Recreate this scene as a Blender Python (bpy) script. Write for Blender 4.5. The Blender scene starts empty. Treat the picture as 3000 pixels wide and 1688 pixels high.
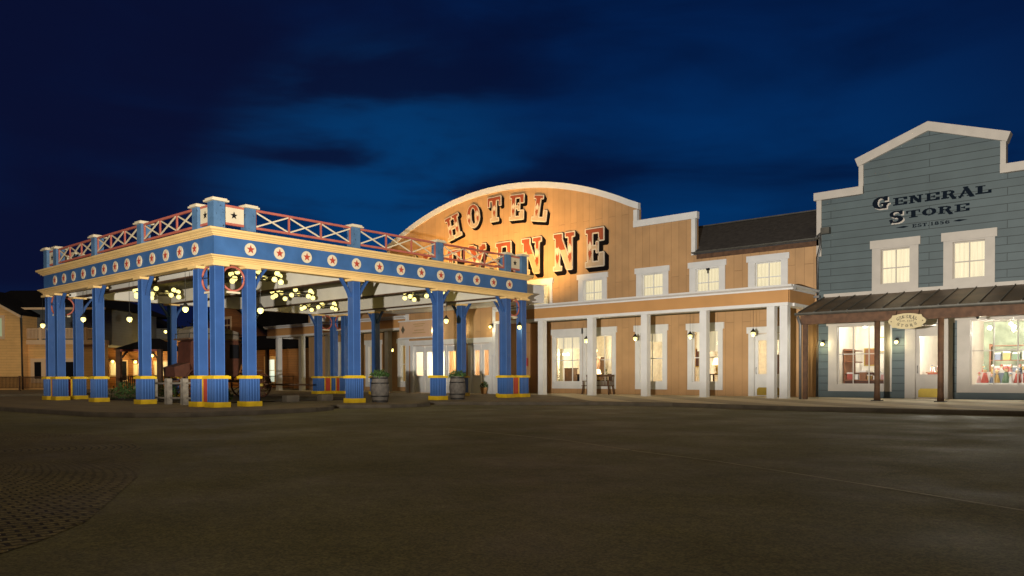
import bpy, math, random
from mathutils import Vector, Matrix
random.seed(7)
sc = bpy.context.scene
COL = sc.collection
R = math.radians

# ------------------------------------------------------------------ materials
def _nodes(name):
    m = bpy.data.materials.new(name); m.use_nodes = True
    nt = m.node_tree; b = nt.nodes['Principled BSDF']
    return m, nt, b
def mat(name, col, rough=.6, var=.12, scale=3., bump=0., metal=0., wear=0., wearcol=None, fine=40., spec=.4):
    m, nt, b = _nodes(name); N = nt.nodes; L = nt.links
    b.inputs['Specular IOR Level'].default_value = spec
    tc = N.new('ShaderNodeTexCoord')
    n1 = N.new('ShaderNodeTexNoise'); n1.inputs['Scale'].default_value = scale; n1.inputs['Detail'].default_value = 6
    L.new(tc.outputs['Object'], n1.inputs['Vector'])
    mr = N.new('ShaderNodeMapRange'); mr.inputs[1].default_value = .3; mr.inputs[2].default_value = .7
    mr.inputs[3].default_value = 1-var; mr.inputs[4].default_value = 1+var*.6
    L.new(n1.outputs['Fac'], mr.inputs[0])
    mx = N.new('ShaderNodeVectorMath'); mx.operation = 'SCALE'; mx.inputs[0].default_value = col
    L.new(mr.outputs[0], mx.inputs['Scale'])
    out = mx.outputs[0]
    if wear > 0:
        n2 = N.new('ShaderNodeTexNoise'); n2.inputs['Scale'].default_value = scale*2.3; n2.inputs['Detail'].default_value = 9; n2.inputs['Roughness'].default_value = .7
        L.new(tc.outputs['Object'], n2.inputs['Vector'])
        r2 = N.new('ShaderNodeMapRange'); r2.inputs[1].default_value = 1-wear*.5-.17; r2.inputs[2].default_value = 1-wear*.5-.11
        L.new(n2.outputs['Fac'], r2.inputs[0])
        mm = N.new('ShaderNodeMix'); mm.data_type = 'RGBA'
        L.new(r2.outputs[0], mm.inputs[0]); L.new(out, mm.inputs[6]); mm.inputs[7].default_value = (*(wearcol or (.1,.1,.1)), 1)
        out = mm.outputs[2]
    L.new(out, b.inputs['Base Color'])
    b.inputs['Roughness'].default_value = rough; b.inputs['Metallic'].default_value = metal
    if bump > 0:
        n3 = N.new('ShaderNodeTexNoise'); n3.inputs['Scale'].default_value = fine; n3.inputs['Detail'].default_value = 4
        L.new(tc.outputs['Object'], n3.inputs['Vector'])
        bp = N.new('ShaderNodeBump'); bp.inputs['Strength'].default_value = bump; bp.inputs['Distance'].default_value = .02
        L.new(n3.outputs['Fac'], bp.inputs['Height']); L.new(bp.outputs[0], b.inputs['Normal'])
    return m
def boards(name, col, w=.4, length=3.2, vertical=True, gap=.012, var=.12, rough=.65, plane='XZ', groove=.35):
    """planked cladding: boards with butt joints, dark grooves, per-board tone"""
    m, nt, b = _nodes(name); N = nt.nodes; L = nt.links
    tc = N.new('ShaderNodeTexCoord'); sp = N.new('ShaderNodeSeparateXYZ'); L.new(tc.outputs['Object'], sp.inputs[0])
    ad = N.new('ShaderNodeMath'); ad.operation = 'ADD'; L.new(sp.outputs[0], ad.inputs[0]); L.new(sp.outputs[1], ad.inputs[1])
    cb = N.new('ShaderNodeCombineXYZ')
    if vertical: L.new(sp.outputs[2], cb.inputs[0]); L.new(ad.outputs[0], cb.inputs[1])
    else: L.new(ad.outputs[0], cb.inputs[0]); L.new(sp.outputs[2], cb.inputs[1])
    br = N.new('ShaderNodeTexBrick'); L.new(cb.outputs[0], br.inputs['Vector'])
    br.inputs['Scale'].default_value = 1; br.inputs['Brick Width'].default_value = length; br.inputs['Row Height'].default_value = w
    br.inputs['Mortar Size'].default_value = gap; br.inputs['Mortar Smooth'].default_value = .1; br.inputs['Bias'].default_value = 0
    br.offset = .41; br.offset_frequency = 2; br.squash_frequency = 2; br.squash = 1
    br.inputs['Color1'].default_value = (*[c*(1-var) for c in col], 1)
    br.inputs['Color2'].default_value = (*[c*(1+var*.5) for c in col], 1)
    br.inputs['Mortar'].default_value = (*[c*groove for c in col], 1)
    n = N.new('ShaderNodeTexNoise'); n.inputs['Scale'].default_value = 1.3; n.inputs['Detail'].default_value = 8
    L.new(tc.outputs['Object'], n.inputs['Vector'])
    mr = N.new('ShaderNodeMapRange'); mr.inputs[1].default_value=.3; mr.inputs[2].default_value=.7; mr.inputs[3].default_value = .88; mr.inputs[4].default_value = 1.06
    L.new(n.outputs['Fac'], mr.inputs[0])
    mx = N.new('ShaderNodeVectorMath'); mx.operation = 'SCALE'; L.new(br.outputs['Color'], mx.inputs[0]); L.new(mr.outputs[0], mx.inputs['Scale'])
    L.new(mx.outputs[0], b.inputs['Base Color']); b.inputs['Roughness'].default_value = rough
    bp = N.new('ShaderNodeBump'); bp.inputs['Strength'].default_value = .6; bp.inputs['Distance'].default_value = .02; bp.invert = True
    L.new(br.outputs['Fac'], bp.inputs['Height']); L.new(bp.outputs[0], b.inputs['Normal'])
    return m
def emis(name, col, s):
    m, nt, b = _nodes(name)
    b.inputs['Base Color'].default_value = (*col, 1); b.inputs['Emission Color'].default_value = (*col, 1); b.inputs['Emission Strength'].default_value = s
    return m
def curtain(name, col, s, vari=.25, freq=14., vert=True):
    m, nt, b = _nodes(name); N = nt.nodes; L = nt.links
    tc = N.new('ShaderNodeTexCoord'); mp = N.new('ShaderNodeMapping'); L.new(tc.outputs['Object'], mp.inputs[0])
    mp.inputs['Scale'].default_value = (freq, freq, .5) if vert else (1.2, 1.2, 1.2)
    n = N.new('ShaderNodeTexNoise'); n.inputs['Scale'].default_value = 1; n.inputs['Detail'].default_value = 3; L.new(mp.outputs[0], n.inputs['Vector'])
    mr = N.new('ShaderNodeMapRange'); mr.inputs[1].default_value=.3; mr.inputs[2].default_value=.7; mr.inputs[3].default_value = s*(1-vari); mr.inputs[4].default_value = s*(1+vari*.6)
    L.new(n.outputs['Fac'], mr.inputs[0]); L.new(mr.outputs[0], b.inputs['Emission Strength'])
    b.inputs['Base Color'].default_value = (.6,.55,.45,1); b.inputs['Emission Color'].default_value = (*col, 1); b.inputs['Roughness'].default_value = .9
    return m
def glass(name):
    m = bpy.data.materials.new(name); m.use_nodes = True; nt = m.node_tree; N = nt.nodes; L = nt.links
    N.clear(); o = N.new('ShaderNodeOutputMaterial'); t = N.new('ShaderNodeBsdfTransparent'); g = N.new('ShaderNodeBsdfGlossy'); mx = N.new('ShaderNodeMixShader'); f = N.new('ShaderNodeFresnel')
    t.inputs[0].default_value = (.93,.95,.94,1); g.inputs['Roughness'].default_value = .03; f.inputs[0].default_value = 1.45
    L.new(f.outputs[0], mx.inputs[0]); L.new(t.outputs[0], mx.inputs[1]); L.new(g.outputs[0], mx.inputs[2]); L.new(mx.outputs[0], o.inputs[0])
    return m
def asphalt(name, col, dark=.55, streak=True, rings=None):
    m, nt, b = _nodes(name); N = nt.nodes; L = nt.links
    tc = N.new('ShaderNodeTexCoord')
    def noise(s, d, sc3=(1,1,1), rot=0):
        mp = N.new('ShaderNodeMapping'); mp.inputs['Scale'].default_value = sc3; mp.inputs['Rotation'].default_value = (0,0,rot)
        L.new(tc.outputs['Object'], mp.inputs[0])
        n = N.new('ShaderNodeTexNoise'); n.inputs['Scale'].default_value = s; n.inputs['Detail'].default_value = d; n.inputs['Roughness'].default_value=.6
        L.new(mp.outputs[0], n.inputs['Vector']); return n
    def rng(n, lo, hi, a=.35, c=.65):
        mr = N.new('ShaderNodeMapRange'); mr.inputs[1].default_value=a; mr.inputs[2].default_value=c; mr.inputs[3].default_value=lo; mr.inputs[4].default_value=hi
        L.new(n, mr.inputs[0]); return mr.outputs[0]
    def mul(a, c):
        x = N.new('ShaderNodeMath'); x.operation='MULTIPLY'; L.new(a, x.inputs[0]); L.new(c, x.inputs[1]); return x.outputs[0]
    big = rng(noise(.22, 4).outputs['Fac'], .72, 1.12)
    med = rng(noise(1.7, 8, (1,2.2,1), R(40)).outputs['Fac'], .9, 1.06)
    fin = mul(rng(noise(55, 2).outputs['Fac'], .55, 1.45), rng(noise(11, 3).outputs['Fac'], .85, 1.15))
    fac = mul(mul(big, med), fin)
    if streak:
        # cracks and repair joints
        v = N.new('ShaderNodeTexVoronoi'); v.feature = 'DISTANCE_TO_EDGE'; v.inputs['Scale'].default_value = .16
        nn = noise(1.2, 5); ad = N.new('ShaderNodeVectorMath'); ad.operation='ADD'
        s2 = N.new('ShaderNodeVectorMath'); s2.operation='SCALE'; s2.inputs['Scale'].default_value=.5; L.new(nn.outputs['Color'], s2.inputs[0])
        L.new(tc.outputs['Object'], ad.inputs[0]); L.new(s2.outputs[0], ad.inputs[1]); L.new(ad.outputs[0], v.inputs['Vector'])
        fac = mul(fac, rng(v.outputs['Distance'], .72, 1., .0, .0025))
    mx = N.new('ShaderNodeVectorMath'); mx.operation='SCALE'; mx.inputs[0].default_value = col; L.new(fac, mx.inputs['Scale'])
    L.new(mx.outputs[0], b.inputs['Base Color'])
    L.new(rng(noise(.6,5).outputs['Fac'], .55, .85), b.inputs['Roughness'])
    hn = noise(70, 3)
    h = hn.outputs['Fac']
    if rings:
        sb=N.new('ShaderNodeVectorMath'); sb.operation='SUBTRACT'; sb.inputs[1].default_value=(rings[0][0],rings[0][1],0); L.new(tc.outputs['Object'],sb.inputs[0])
        wob=N.new('ShaderNodeVectorMath'); wob.operation='MULTIPLY_ADD'; wob.inputs[1].default_value=(.12,.12,0); L.new(noise(1.1,3).outputs['Color'],wob.inputs[0]); L.new(sb.outputs[0],wob.inputs[2])
        ss=N.new('ShaderNodeSeparateXYZ'); L.new(wob.outputs[0],ss.inputs[0])
        at=N.new('ShaderNodeMath'); at.operation='ARCTAN2'; L.new(ss.outputs[1],at.inputs[0]); L.new(ss.outputs[0],at.inputs[1])
        am=N.new('ShaderNodeMath'); am.operation='MULTIPLY'; am.inputs[1].default_value=6.; L.new(at.outputs[0],am.inputs[0])
        c1=N.new('ShaderNodeCombineXYZ'); L.new(ss.outputs[0],c1.inputs[0]); L.new(ss.outputs[1],c1.inputs[1])
        ln=N.new('ShaderNodeVectorMath'); ln.operation='LENGTH'; L.new(c1.outputs[0],ln.inputs[0])
        cb=N.new('ShaderNodeCombineXYZ'); L.new(am.outputs[0],cb.inputs[0]); L.new(ln.outputs['Value'],cb.inputs[1])
        br=N.new('ShaderNodeTexBrick'); L.new(cb.outputs[0],br.inputs['Vector']); br.inputs['Scale'].default_value=1; br.inputs['Brick Width'].default_value=.15; br.inputs['Row Height'].default_value=rings[1]
        br.offset=.5; br.offset_frequency=2; br.squash=1; br.inputs['Mortar Size'].default_value=.013; br.inputs['Mortar Smooth'].default_value=.3; br.inputs['Bias'].default_value=0; br.inputs['Color1'].default_value=(.95,.95,.95,1); br.inputs['Color2'].default_value=(1.25,1.25,1.25,1); br.inputs['Mortar'].default_value=(.16,.16,.16,1)
        L.new(mul(fac,br.outputs['Color']),mx.inputs['Scale'])
        iv=N.new('ShaderNodeMath'); iv.operation='SUBTRACT'; iv.inputs[0].default_value=1.; L.new(br.outputs['Fac'],iv.inputs[1]); h=iv.outputs[0]
    bp = N.new('ShaderNodeBump'); bp.inputs['Strength'].default_value = .75 if rings else .5; bp.inputs['Distance'].default_value = .03 if rings else .012
    L.new(h, bp.inputs['Height']); L.new(bp.outputs[0], b.inputs['Normal'])
    return m

M = {}
M['blue']   = mat('blue_paint', (.031,.083,.235), .42, .14, 2.2, .05, wear=.28, wearcol=(.03,.07,.15))
M['bluepale'] = mat('pale_blue_edge_paint', (.065,.15,.37), .35, .1, 3)  # paler blue paints the highlight on column edges and battens
M['friezeblue'] = mat('frieze_blue_paint', (.042,.115,.27), .5, .22, 1.6, .05, wear=.3, wearcol=(.03,.08,.17))
M['cream']  = mat('cream_paint', (.74,.50,.20), .5, .10, 1.5, .04)
M['lcream'] = mat('pale_cream_paint', (.64,.54,.36), .5, .08, 2)
M['yellow'] = mat('yellow_paint', (.62,.40,.012), .5, .2, 4, .05, wear=.3, wearcol=(.3,.2,.03))
M['redrail']= mat('brick_red_paint', (.42,.115,.075), .55, .15, 4)
M['red']    = mat('red_paint', (.40,.055,.03), .5, .12, 4)
M['postblue']=mat('weathered_blue_paint', (.075,.155,.27), .6, .18, 3, .05, wear=.5, wearcol=(.02,.035,.06))
M['offwhite']=mat('off_white_paint', (.46,.42,.37), .55, .08, 2.2, .03)  # white darkened to stand for the light's fall-off at the store
M['white']  = mat('white_paint', (.66,.65,.63), .5, .07, 2.2, .03)
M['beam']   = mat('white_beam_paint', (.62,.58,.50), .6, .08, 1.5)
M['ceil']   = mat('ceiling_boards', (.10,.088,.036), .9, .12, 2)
M['orange'] = boards('orange_vertical_boards', (.47,.272,.122), .4, 5.7, gap=.008, var=.06, groove=.64)
M['orangeflat'] = mat('orange_fascia_paint', (.48,.25,.09), .6, .08, 1.2)
M['teal']   = boards('slate_green_lap_siding', (.077,.106,.114), .30, 6.3, False, .012, .08, .6, groove=.42)
M['tealflat']= mat('slate_green_panel', (.115,.155,.16), .6, .08, 1.2)
M['tan']    = boards('tan_lap_siding', (.92,.54,.19), .22, 5, False, .008, .05, groove=.7)  # warm street-lamp light is put into this base colour
M['tangreen']= boards('grey_lap_siding', (.13,.135,.125), .22, 5, False, .008, .05, groove=.6)
M['darkorange']= boards('brown_orange_lap_siding', (.42,.17,.05), .2, 5, False, .012, .1, groove=.5)
M['tantrim']= mat('tan_trim', (.80,.56,.33), .6, .06)
M['farroof']=mat('black_far_roof', (.008,.008,.009), .9, .3, 2, spec=.1)
M['roofdark']= mat('dark_roof_shingles', (.045,.042,.042), .8, .35, 5, .3, fine=12)
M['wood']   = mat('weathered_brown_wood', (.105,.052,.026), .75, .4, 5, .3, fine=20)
M['greywood']= mat('weathered_grey_wood', (.22,.19,.15), .85, .35, 7, .3, fine=25)
M['barrel'] = mat('barrel_oak', (.10,.085,.07), .75, .4, 6, .4, fine=30)
M['iron']   = mat('dark_iron', (.03,.028,.026), .5, .2, 8, metal=.6)
M['zinc']   = mat('zinc_pipe', (.16,.16,.16), .45, .2, 6, metal=.5)
M['tin']    = mat('aged_tin_roof', (.115,.075,.038), .5, .45, 1.3, .1, metal=.25)
M['gutter'] = mat('gutter_metal', (.10,.095,.08), .5, .25, 4, metal=.4)
M['black']  = mat('black_paint', (.008,.008,.010), .8, .1, spec=.1)
M['ink']    = mat('painted_dark_navy_lettering', (.006,.010,.017), .9, .1, spec=.05)
M['gold']   = mat('brass', (.45,.32,.06), .4, .15, 3, metal=.6)
M['leaf']   = mat('leaf_green', (.05,.10,.025), .6, .35, 8)
M['darkleaf']= mat('dark_foliage', (.012,.018,.010), .8, .3, 3)
M['soil']   = mat('planting_soil', (.03,.02,.014), .9, .3, 5)
M['pave']   = mat('pavement_concrete', (.17,.135,.085), .8, .28, 1.1, .2, fine=30)
M['sidewalk']= boards('sidewalk_slabs', (.56,.47,.32), 1.8, 1.8, True, .012, .06, .8, groove=.6)
M['kerb']   = mat('kerb_stone', (.10,.08,.055), .8, .3, 2.5, .2)
M['glass']  = glass('window_glass')
M['globe']  = emis('opal_globe_lit', (1,.84,.27), 1.7)
M['lampw']  = emis('white_lamp_lit', (1,.93,.80), 9.)
M['lampshade']= emis('lamp_shade_lit', (1,.82,.50), 2.4)
M['curtup'] = curtain('backlit_blind', (1,.84,.50), .40, .14, 1.5)
M['curtst'] = curtain('backlit_curtain', (1,.84,.54), .50, .30, 12)
M['greenwin']= curtain('dim_green_blind', (.35,.62,.30), .28, .2, 3)
M['bluewin'] = curtain('pale_lit_window', (.85,1,.80), .9, .2, 5)
M['warmwin'] = curtain('warm_lit_window', (1,.72,.25), .5, .5, 6)
M['wallpaper']= mat('warm_interior_wall', (.84,.77,.60), .8, .16, 5)
M['shopwall']= mat('shop_interior_wall', (.78,.72,.62), .8, .08, 3)
M['shopwall2']= mat('shop_mural_wall', (.30,.34,.24), .8, .5, 2)
M['floorwood']= mat('interior_wood_floor', (.30,.16,.08), .5, .2, 4)
M['brownleather']= mat('brown_leather', (.09,.032,.018), .5, .2, 5)
M['signbeige']= mat('sign_beige_paint', (.52,.43,.24), .6, .1, 3)
M['signink'] = mat('sign_brown_ink', (.10,.09,.06), .7, .1)
M['pinkbeige']= mat('entrance_sign_pinkish_beige', (.66,.43,.27), .55, .06, 2)
M['asphalt'] = asphalt('asphalt', (.126,.122,.053), .42)
M['patch']   = asphalt('ridged_asphalt_patch', (.15,.132,.056), .7, False, ((-12.6,2.9), .095))
M['hill']    = mat('dark_hill', (.01,.012,.01), .9, .3, .1)
M['coachred']= mat('coach_red_brown_paint', (.075,.022,.010), .6, .3, 4, .05)
M['canvas']  = mat('grey_canvas', (.13,.105,.08), .9, .25, 6, .2)
M['letterred']= mat('letter_rust_red', (.27,.058,.022), .6, .12, 3)
M['letterpale']= mat('letter_pale_cream', (.56,.49,.39), .6, .08, 3)
M['lettertan']= mat('letter_lower_tan', (.44,.33,.22), .6, .1, 3)
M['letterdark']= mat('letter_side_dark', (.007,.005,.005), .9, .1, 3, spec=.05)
M['markline'] = mat('faded_road_paint', (.30,.27,.16), .6, .35, 3, spec=.45)

# ------------------------------------------------------------------ mesh builder
class B:
    def __init__(s): s.v=[]; s.f=[]; s.m=[]; s.sm=[]
    def add(s, vs, fs, m=0, smooth=False):
        o=len(s.v); s.v+= [tuple(v) for v in vs]
        for f in fs: s.f.append([i+o for i in f]); s.m.append(m); s.sm.append(smooth)
        return s
    def box(s,x0,x1,y0,y1,z0,z1,m=0):
        if x0>x1:x0,x1=x1,x0
        if y0>y1:y0,y1=y1,y0
        if z0>z1:z0,z1=z1,z0
        return s.add([(x0,y0,z0),(x1,y0,z0),(x1,y1,z0),(x0,y1,z0),(x0,y0,z1),(x1,y0,z1),(x1,y1,z1),(x0,y1,z1)],
              [(3,2,1,0),(4,5,6,7),(0,1,5,4),(1,2,6,5),(2,3,7,6),(3,0,4,7)],m)
    def prism(s, poly, ax, a, b, m=0):
        """extrude a 2-D polygon along axis ax (0:x -> poly is (y,z); 1:y -> (x,z); 2:z -> (x,y))"""
        def P(p,t):
            return (t,p[0],p[1]) if ax==0 else (p[0],t,p[1]) if ax==1 else (p[0],p[1],t)
        n=len(poly); area=sum(poly[i][0]*poly[(i+1)%n][1]-poly[(i+1)%n][0]*poly[i][1] for i in range(n))
        if area<0: poly=poly[::-1]
        if a>b: a,b=b,a
        vs=[P(p,a) for p in poly]+[P(p,b) for p in poly]
        fs=[[*range(n)][::-1],[*range(n,2*n)]]+[[i,(i+1)%n,n+(i+1)%n,n+i] for i in range(n)]
        if ax==1: fs=[f[::-1] for f in fs]
        return s.add(vs,fs,m)
    def bar(s,p,q,w,h=None,m=0,up=(0,0,1)):
        p=Vector(p);q=Vector(q);d=(q-p).normalized();u=Vector(up)
        r=d.cross(u)
        if r.length<1e-3: r=d.cross(Vector((1,0,0)))
        r.normalize(); u=r.cross(d).normalized(); h=h or w
        r*=w/2;u*=h/2
        vs=[p-r-u,p+r-u,p+r+u,p-r+u,q-r-u,q+r-u,q+r+u,q-r+u]
        return s.add(vs,[(0,1,2,3)[::-1],(4,5,6,7),(0,1,5,4),(1,2,6,5),(2,3,7,6),(3,0,4,7)],m)
    def tube(s,pts,r,n=8,m=0,rs=None,closed=False):
        pts=[Vector(p) for p in pts]; k=len(pts); rings=[]
        for i,p in enumerate(pts):
            d=(pts[(i+1)%k]-pts[i-1]) if closed else (pts[min(i+1,k-1)]-pts[max(i-1,0)])
            d.normalize(); a=d.cross(Vector((0,0,1)))
            if a.length<1e-2: a=d.cross(Vector((1,0,0)))
            a.normalize(); b=d.cross(a); rr=rs[i] if rs else r
            rings.append([p+a*math.cos(t*2*math.pi/n)*rr+b*math.sin(t*2*math.pi/n)*rr for t in range(n)])
        vs=[v for g in rings for v in g]; fs=[]
        for i in range(k if closed else k-1):
            j=(i+1)%k
            for t in range(n): fs.append([i*n+t,i*n+(t+1)%n,j*n+(t+1)%n,j*n+t][::-1])
        if not closed: fs+= [[*range(n)],[*range((k-1)*n,k*n)][::-1]]
        return s.add(vs,fs,m,n>5)
    def lathe(s,c,prof,n=16,m=0,smooth=True):
        vs=[];k=len(prof)
        for r,z in prof:
            for t in range(n):
                a=t*2*math.pi/n; vs.append((c[0]+r*math.cos(a),c[1]+r*math.sin(a),c[2]+z))
        fs=[[i*n+t,i*n+(t+1)%n,(i+1)*n+(t+1)%n,(i+1)*n+t] for i in range(k-1) for t in range(n)]
        if prof[0][0]>1e-3: fs.append([*range(n)][::-1])
        if prof[-1][0]>1e-3: fs.append([*range((k-1)*n,k*n)])
        return s.add(vs,fs,m,smooth)
    def sphere(s,c,r,n=12,k=8,m=0,sz=1.):
        return s.lathe(c,[(max(1e-4,r*math.sin(math.pi*i/k)),-r*sz*math.cos(math.pi*i/k)) for i in range(k+1)],n,m)
    def build(s,name,mats,parent=None,loc=None,**props):
        me=bpy.data.meshes.new(name)
        off=Vector((0,0,0))
        if parent is not None: off=world(parent)
        elif loc is not None: off=Vector(loc)
        me.from_pydata([tuple(Vector(v)-off) for v in s.v],[],s.f)
        if not isinstance(mats,(list,tuple)): mats=[mats]
        for x in mats: me.materials.append(M[x])
        me.polygons.foreach_set('material_index',s.m); me.polygons.foreach_set('use_smooth',s.sm); me.update()
        o=bpy.data.objects.new(name,me); COL.objects.link(o)
        if parent is not None: o.parent=parent
        elif loc is not None: o.location=loc
        for k_,v_ in props.items(): o[k_]=v_
        return o
def world(o):
    v=Vector((0,0,0))
    while o is not None: v+=o.location; o=o.parent
    return v
def thing(name,loc,label,cat,group=None):
    e=bpy.data.objects.new(name,None); e.location=loc; e.empty_display_size=.2; COL.objects.link(e)
    e['label']=label; e['category']=cat
    if group: e['group']=group
    return e
def tag(o,label,cat,group=None):
    o['label']=label; o['category']=cat
    if group: o['group']=group
    return o
def dup(o,loc=None,parent=None,label=None):
    c=o.copy(); COL.objects.link(c)
    if parent is not None: c.parent=parent
    if loc is not None: c.location=loc
    if label: c['label']=label
    for ch in list(o.children): dup(ch,parent=c)
    return c
def point(name,loc,w,col=(1,.85,.5),r=.06,parent=None):
    l=bpy.data.lights.new(name,'POINT'); l.energy=w; l.color=col; l.shadow_soft_size=r
    o=bpy.data.objects.new(name,l); COL.objects.link(o)
    if parent is not None: o.parent=parent; o.location=Vector(loc)-world(parent)
    else: o.location=loc
    return o

# ------------------------------------------------------------------ lettering: solid slab-serif glyphs cut on a fine grid
def glyph(ch):
    """returns f(x,y)->bool on the unit square, heavy western slab letters"""
    def rc(x,y,a,b,c,d): return a<=x<=b and c<=y<=d
    S=.30  # stem
    def serif(x,y,cx,top,w=.25,h=.11):
        return rc(x,y,cx-w,cx+w,1-h,1) if top else rc(x,y,cx-w,cx+w,0,h)
    if ch=='H': return lambda x,y: rc(x,y,.12,.35,0,1) or rc(x,y,.65,.88,0,1) or rc(x,y,.12,.88,.45,.56) or rc(x,y,0,.46,0,.12) or rc(x,y,0,.46,.88,1) or rc(x,y,.54,1,0,.12) or rc(x,y,.54,1,.88,1)
    if ch=='O' or ch=='0': return lambda x,y: ((x-.5)/.5)**2+((y-.5)/.5)**2<=1 and not ((x-.5)/.2)**2+((y-.5)/.36)**2<1
    if ch=='T': return lambda x,y: rc(x,y,.34,.66,0,1) or rc(x,y,0,1,.85,1) or rc(x,y,0,.14,.62,1) or rc(x,y,.86,1,.62,1) or rc(x,y,.2,.8,0,.12)
    if ch=='E': return lambda x,y: rc(x,y,.12,.38,0,1) or rc(x,y,0,1,.87,1) or rc(x,y,0,1,0,.13) or rc(x,y,.72,1,.66,1) and x>.72+max(0,(.8-y))*.3 or rc(x,y,.72,1,0,.36) and x>.72+max(0,(y-.2))*.3 or rc(x,y,.4,.68,.45,.56) or rc(x,y,.58,.7,.36,.65)
    if ch=='F': return lambda x,y: rc(x,y,.1,.42,0,1) or rc(x,y,0,1,.86,1) or rc(x,y,.78,1,.62,1) or rc(x,y,.4,.68,.45,.56) or rc(x,y,0,.55,0,.12)
    if ch=='L': return lambda x,y: rc(x,y,.14,.46,0,1) or rc(x,y,0,1,0,.14) or rc(x,y,0,.62,.88,1) or rc(x,y,.78,1,0,.42)
    if ch=='N': return lambda x,y: rc(x,y,.1,.3,0,1) or rc(x,y,.7,.88,0,1) or (rc(x,y,.1,.88,0,1) and abs((x-.49)-(.5-y)*.58)<.14) or rc(x,y,0,.44,.88,1) or rc(x,y,0,.4,0,.12) or rc(x,y,.56,1,.88,1)
    if ch=='Y': return lambda x,y: rc(x,y,.34,.66,0,.5) or (y>=.42 and (abs(x-(.5-(y-.45)*.62))<.17 or abs(x-(.5+(y-.45)*.62))<.12)) or rc(x,y,0,.44,.88,1) or rc(x,y,.6,1,.88,1) or rc(x,y,.2,.8,0,.12)
    if ch=='C' or ch=='G':
        def g(x,y):
            r=((x-.5)/.5)**2+((y-.5)/.5)**2<=1 and not ((x-.54)/.2)**2+((y-.5)/.36)**2<1
            if x>.66 and .38<y<.62: r=False
            if x>.74 and y>=.62: r=rc(x,y,.74,.96,.62,1)
            if ch=='G' and (rc(x,y,.5,1.08,.38,.48) or rc(x,y,.68,.92,0,.48)): r=True
            return r
        return g
    if ch=='R': return lambda x,y: rc(x,y,.08,.36,0,1) or rc(x,y,0,.5,0,.13) or rc(x,y,0,.5,.87,1) or (y>=.44 and x>.3 and ((x-.48)/.4)**2+((y-.72)/.28)**2<=1 and not ((x-.46)/.17)**2+((y-.72)/.14)**2<1) or (y<.5 and abs(x-(.6+(.5-y)*.4))<.14) or rc(x,y,.76,1,0,.12)
    if ch=='A': return lambda x,y: (abs(x-(.5-(1-y)*.34))<.09 or abs(x-(.5+(1-y)*.34))<.16 or rc(x,y,.25,.75,.26,.38) or rc(x,y,0,.36,0,.11) or rc(x,y,.56,1,0,.11))
    if ch=='S': 
        def s_(x,y):
            up=((x-.5)/.46)**2+((y-.72)/.28)**2; dn=((x-.5)/.5)**2+((y-.29)/.29)**2
            r=False
            if up<=1 and not ((x-.5)/.2)**2+((y-.74)/.14)**2<1 and not (x>.62 and .44<y<.74): r=True
            if dn<=1 and not ((x-.46)/.2)**2+((y-.27)/.14)**2<1 and not (x<.36 and .28<y<.58): r=True
            if rc(x,y,.78,.94,.66,1) or rc(x,y,.06,.22,0,.32): r=True
            return r
        return s_
    if ch=='1': return lambda x,y: rc(x,y,.35,.65,0,1) or rc(x,y,.1,.9,0,.14) or rc(x,y,.15,.5,.72,.84)
    if ch=='8': return lambda x,y: (((x-.5)/.42)**2+((y-.74)/.26)**2<=1 and not ((x-.5)/.15)**2+((y-.74)/.12)**2<1) or (((x-.5)/.5)**2+((y-.28)/.28)**2<=1 and not ((x-.5)/.18)**2+((y-.28)/.13)**2<1)
    if ch=='5': return lambda x,y: rc(x,y,.1,.9,.86,1) or rc(x,y,.1,.3,.5,1) or (((x-.45)/.5)**2+((y-.32)/.32)**2<=1 and not ((x-.4)/.22)**2+((y-.32)/.16)**2<1 and not (x<.25 and y>.2))
    if ch=='6': return lambda x,y: (((x-.5)/.5)**2+((y-.32)/.32)**2<=1 and not ((x-.5)/.2)**2+((y-.32)/.16)**2<1) or (((x-.55)/.52)**2+((y-.5)/.5)**2<=1 and not ((x-.62)/.34)**2+((y-.52)/.36)**2<1 and x<.6) or rc(x,y,.7,.9,.72,.9)
    if ch=='.': return lambda x,y: ((x-.4)/.3)**2+((y-.1)/.12)**2<=1
    return lambda x,y: False
def raster(f,w,h,c,pad):
    nx=int(round((w+2*pad)/c)); ny=int(round((h+2*pad)/c)); s=set()
    for i in range(nx):
        for j in range(ny):
            if f(((i+.5)*c-pad)/w,((j+.5)*c-pad)/h): s.add((i,j))
    return s
def dilate(s,n):
    k=[(a,b) for a in range(-n,n+1) for b in range(-n,n+1) if a*a+b*b<=n*n+.5]
    return {(i+a,j+b) for i,j in s for a,b in k}
def cells(b,s,P,d0,d1,m=0,mf=None,sides=True):
    """extruded cell set; P(i,j,d)->3-D point at cell corner"""
    idx={}
    def vid(i,j,d):
        k=(i,j,d)
        if k not in idx: idx[k]=len(b.v); b.v.append(tuple(P(i,j,d)))
        return idx[k]
    for i,j in s:
        b.f.append([vid(i,j,d1),vid(i+1,j,d1),vid(i+1,j+1,d1),vid(i,j+1,d1)]); b.m.append(mf(i,j) if mf else m); b.sm.append(False)
        if sides:
            for (a,c_,e,f_,n_) in ((i,j,i+1,j,(i,j-1)),(i+1,j,i+1,j+1,(i+1,j)),(i+1,j+1,i,j+1,(i,j+1)),(i,j+1,i,j,(i-1,j))):
                if n_ not in s:
                    b.f.append([vid(a,c_,d0),vid(e,f_,d0),vid(e,f_,d1),vid(a,c_,d1)]); b.m.append(m); b.sm.append(False)

# ================================================================== SETTING
# road
b=B(); 
b.add([(-400,-200,-.12),(300,-200,-.12),(300,400,-.12),(-400,400,-.12)],[(0,1,2,3)])
o=b.build('road','asphalt'); o['kind']='structure'
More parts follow.
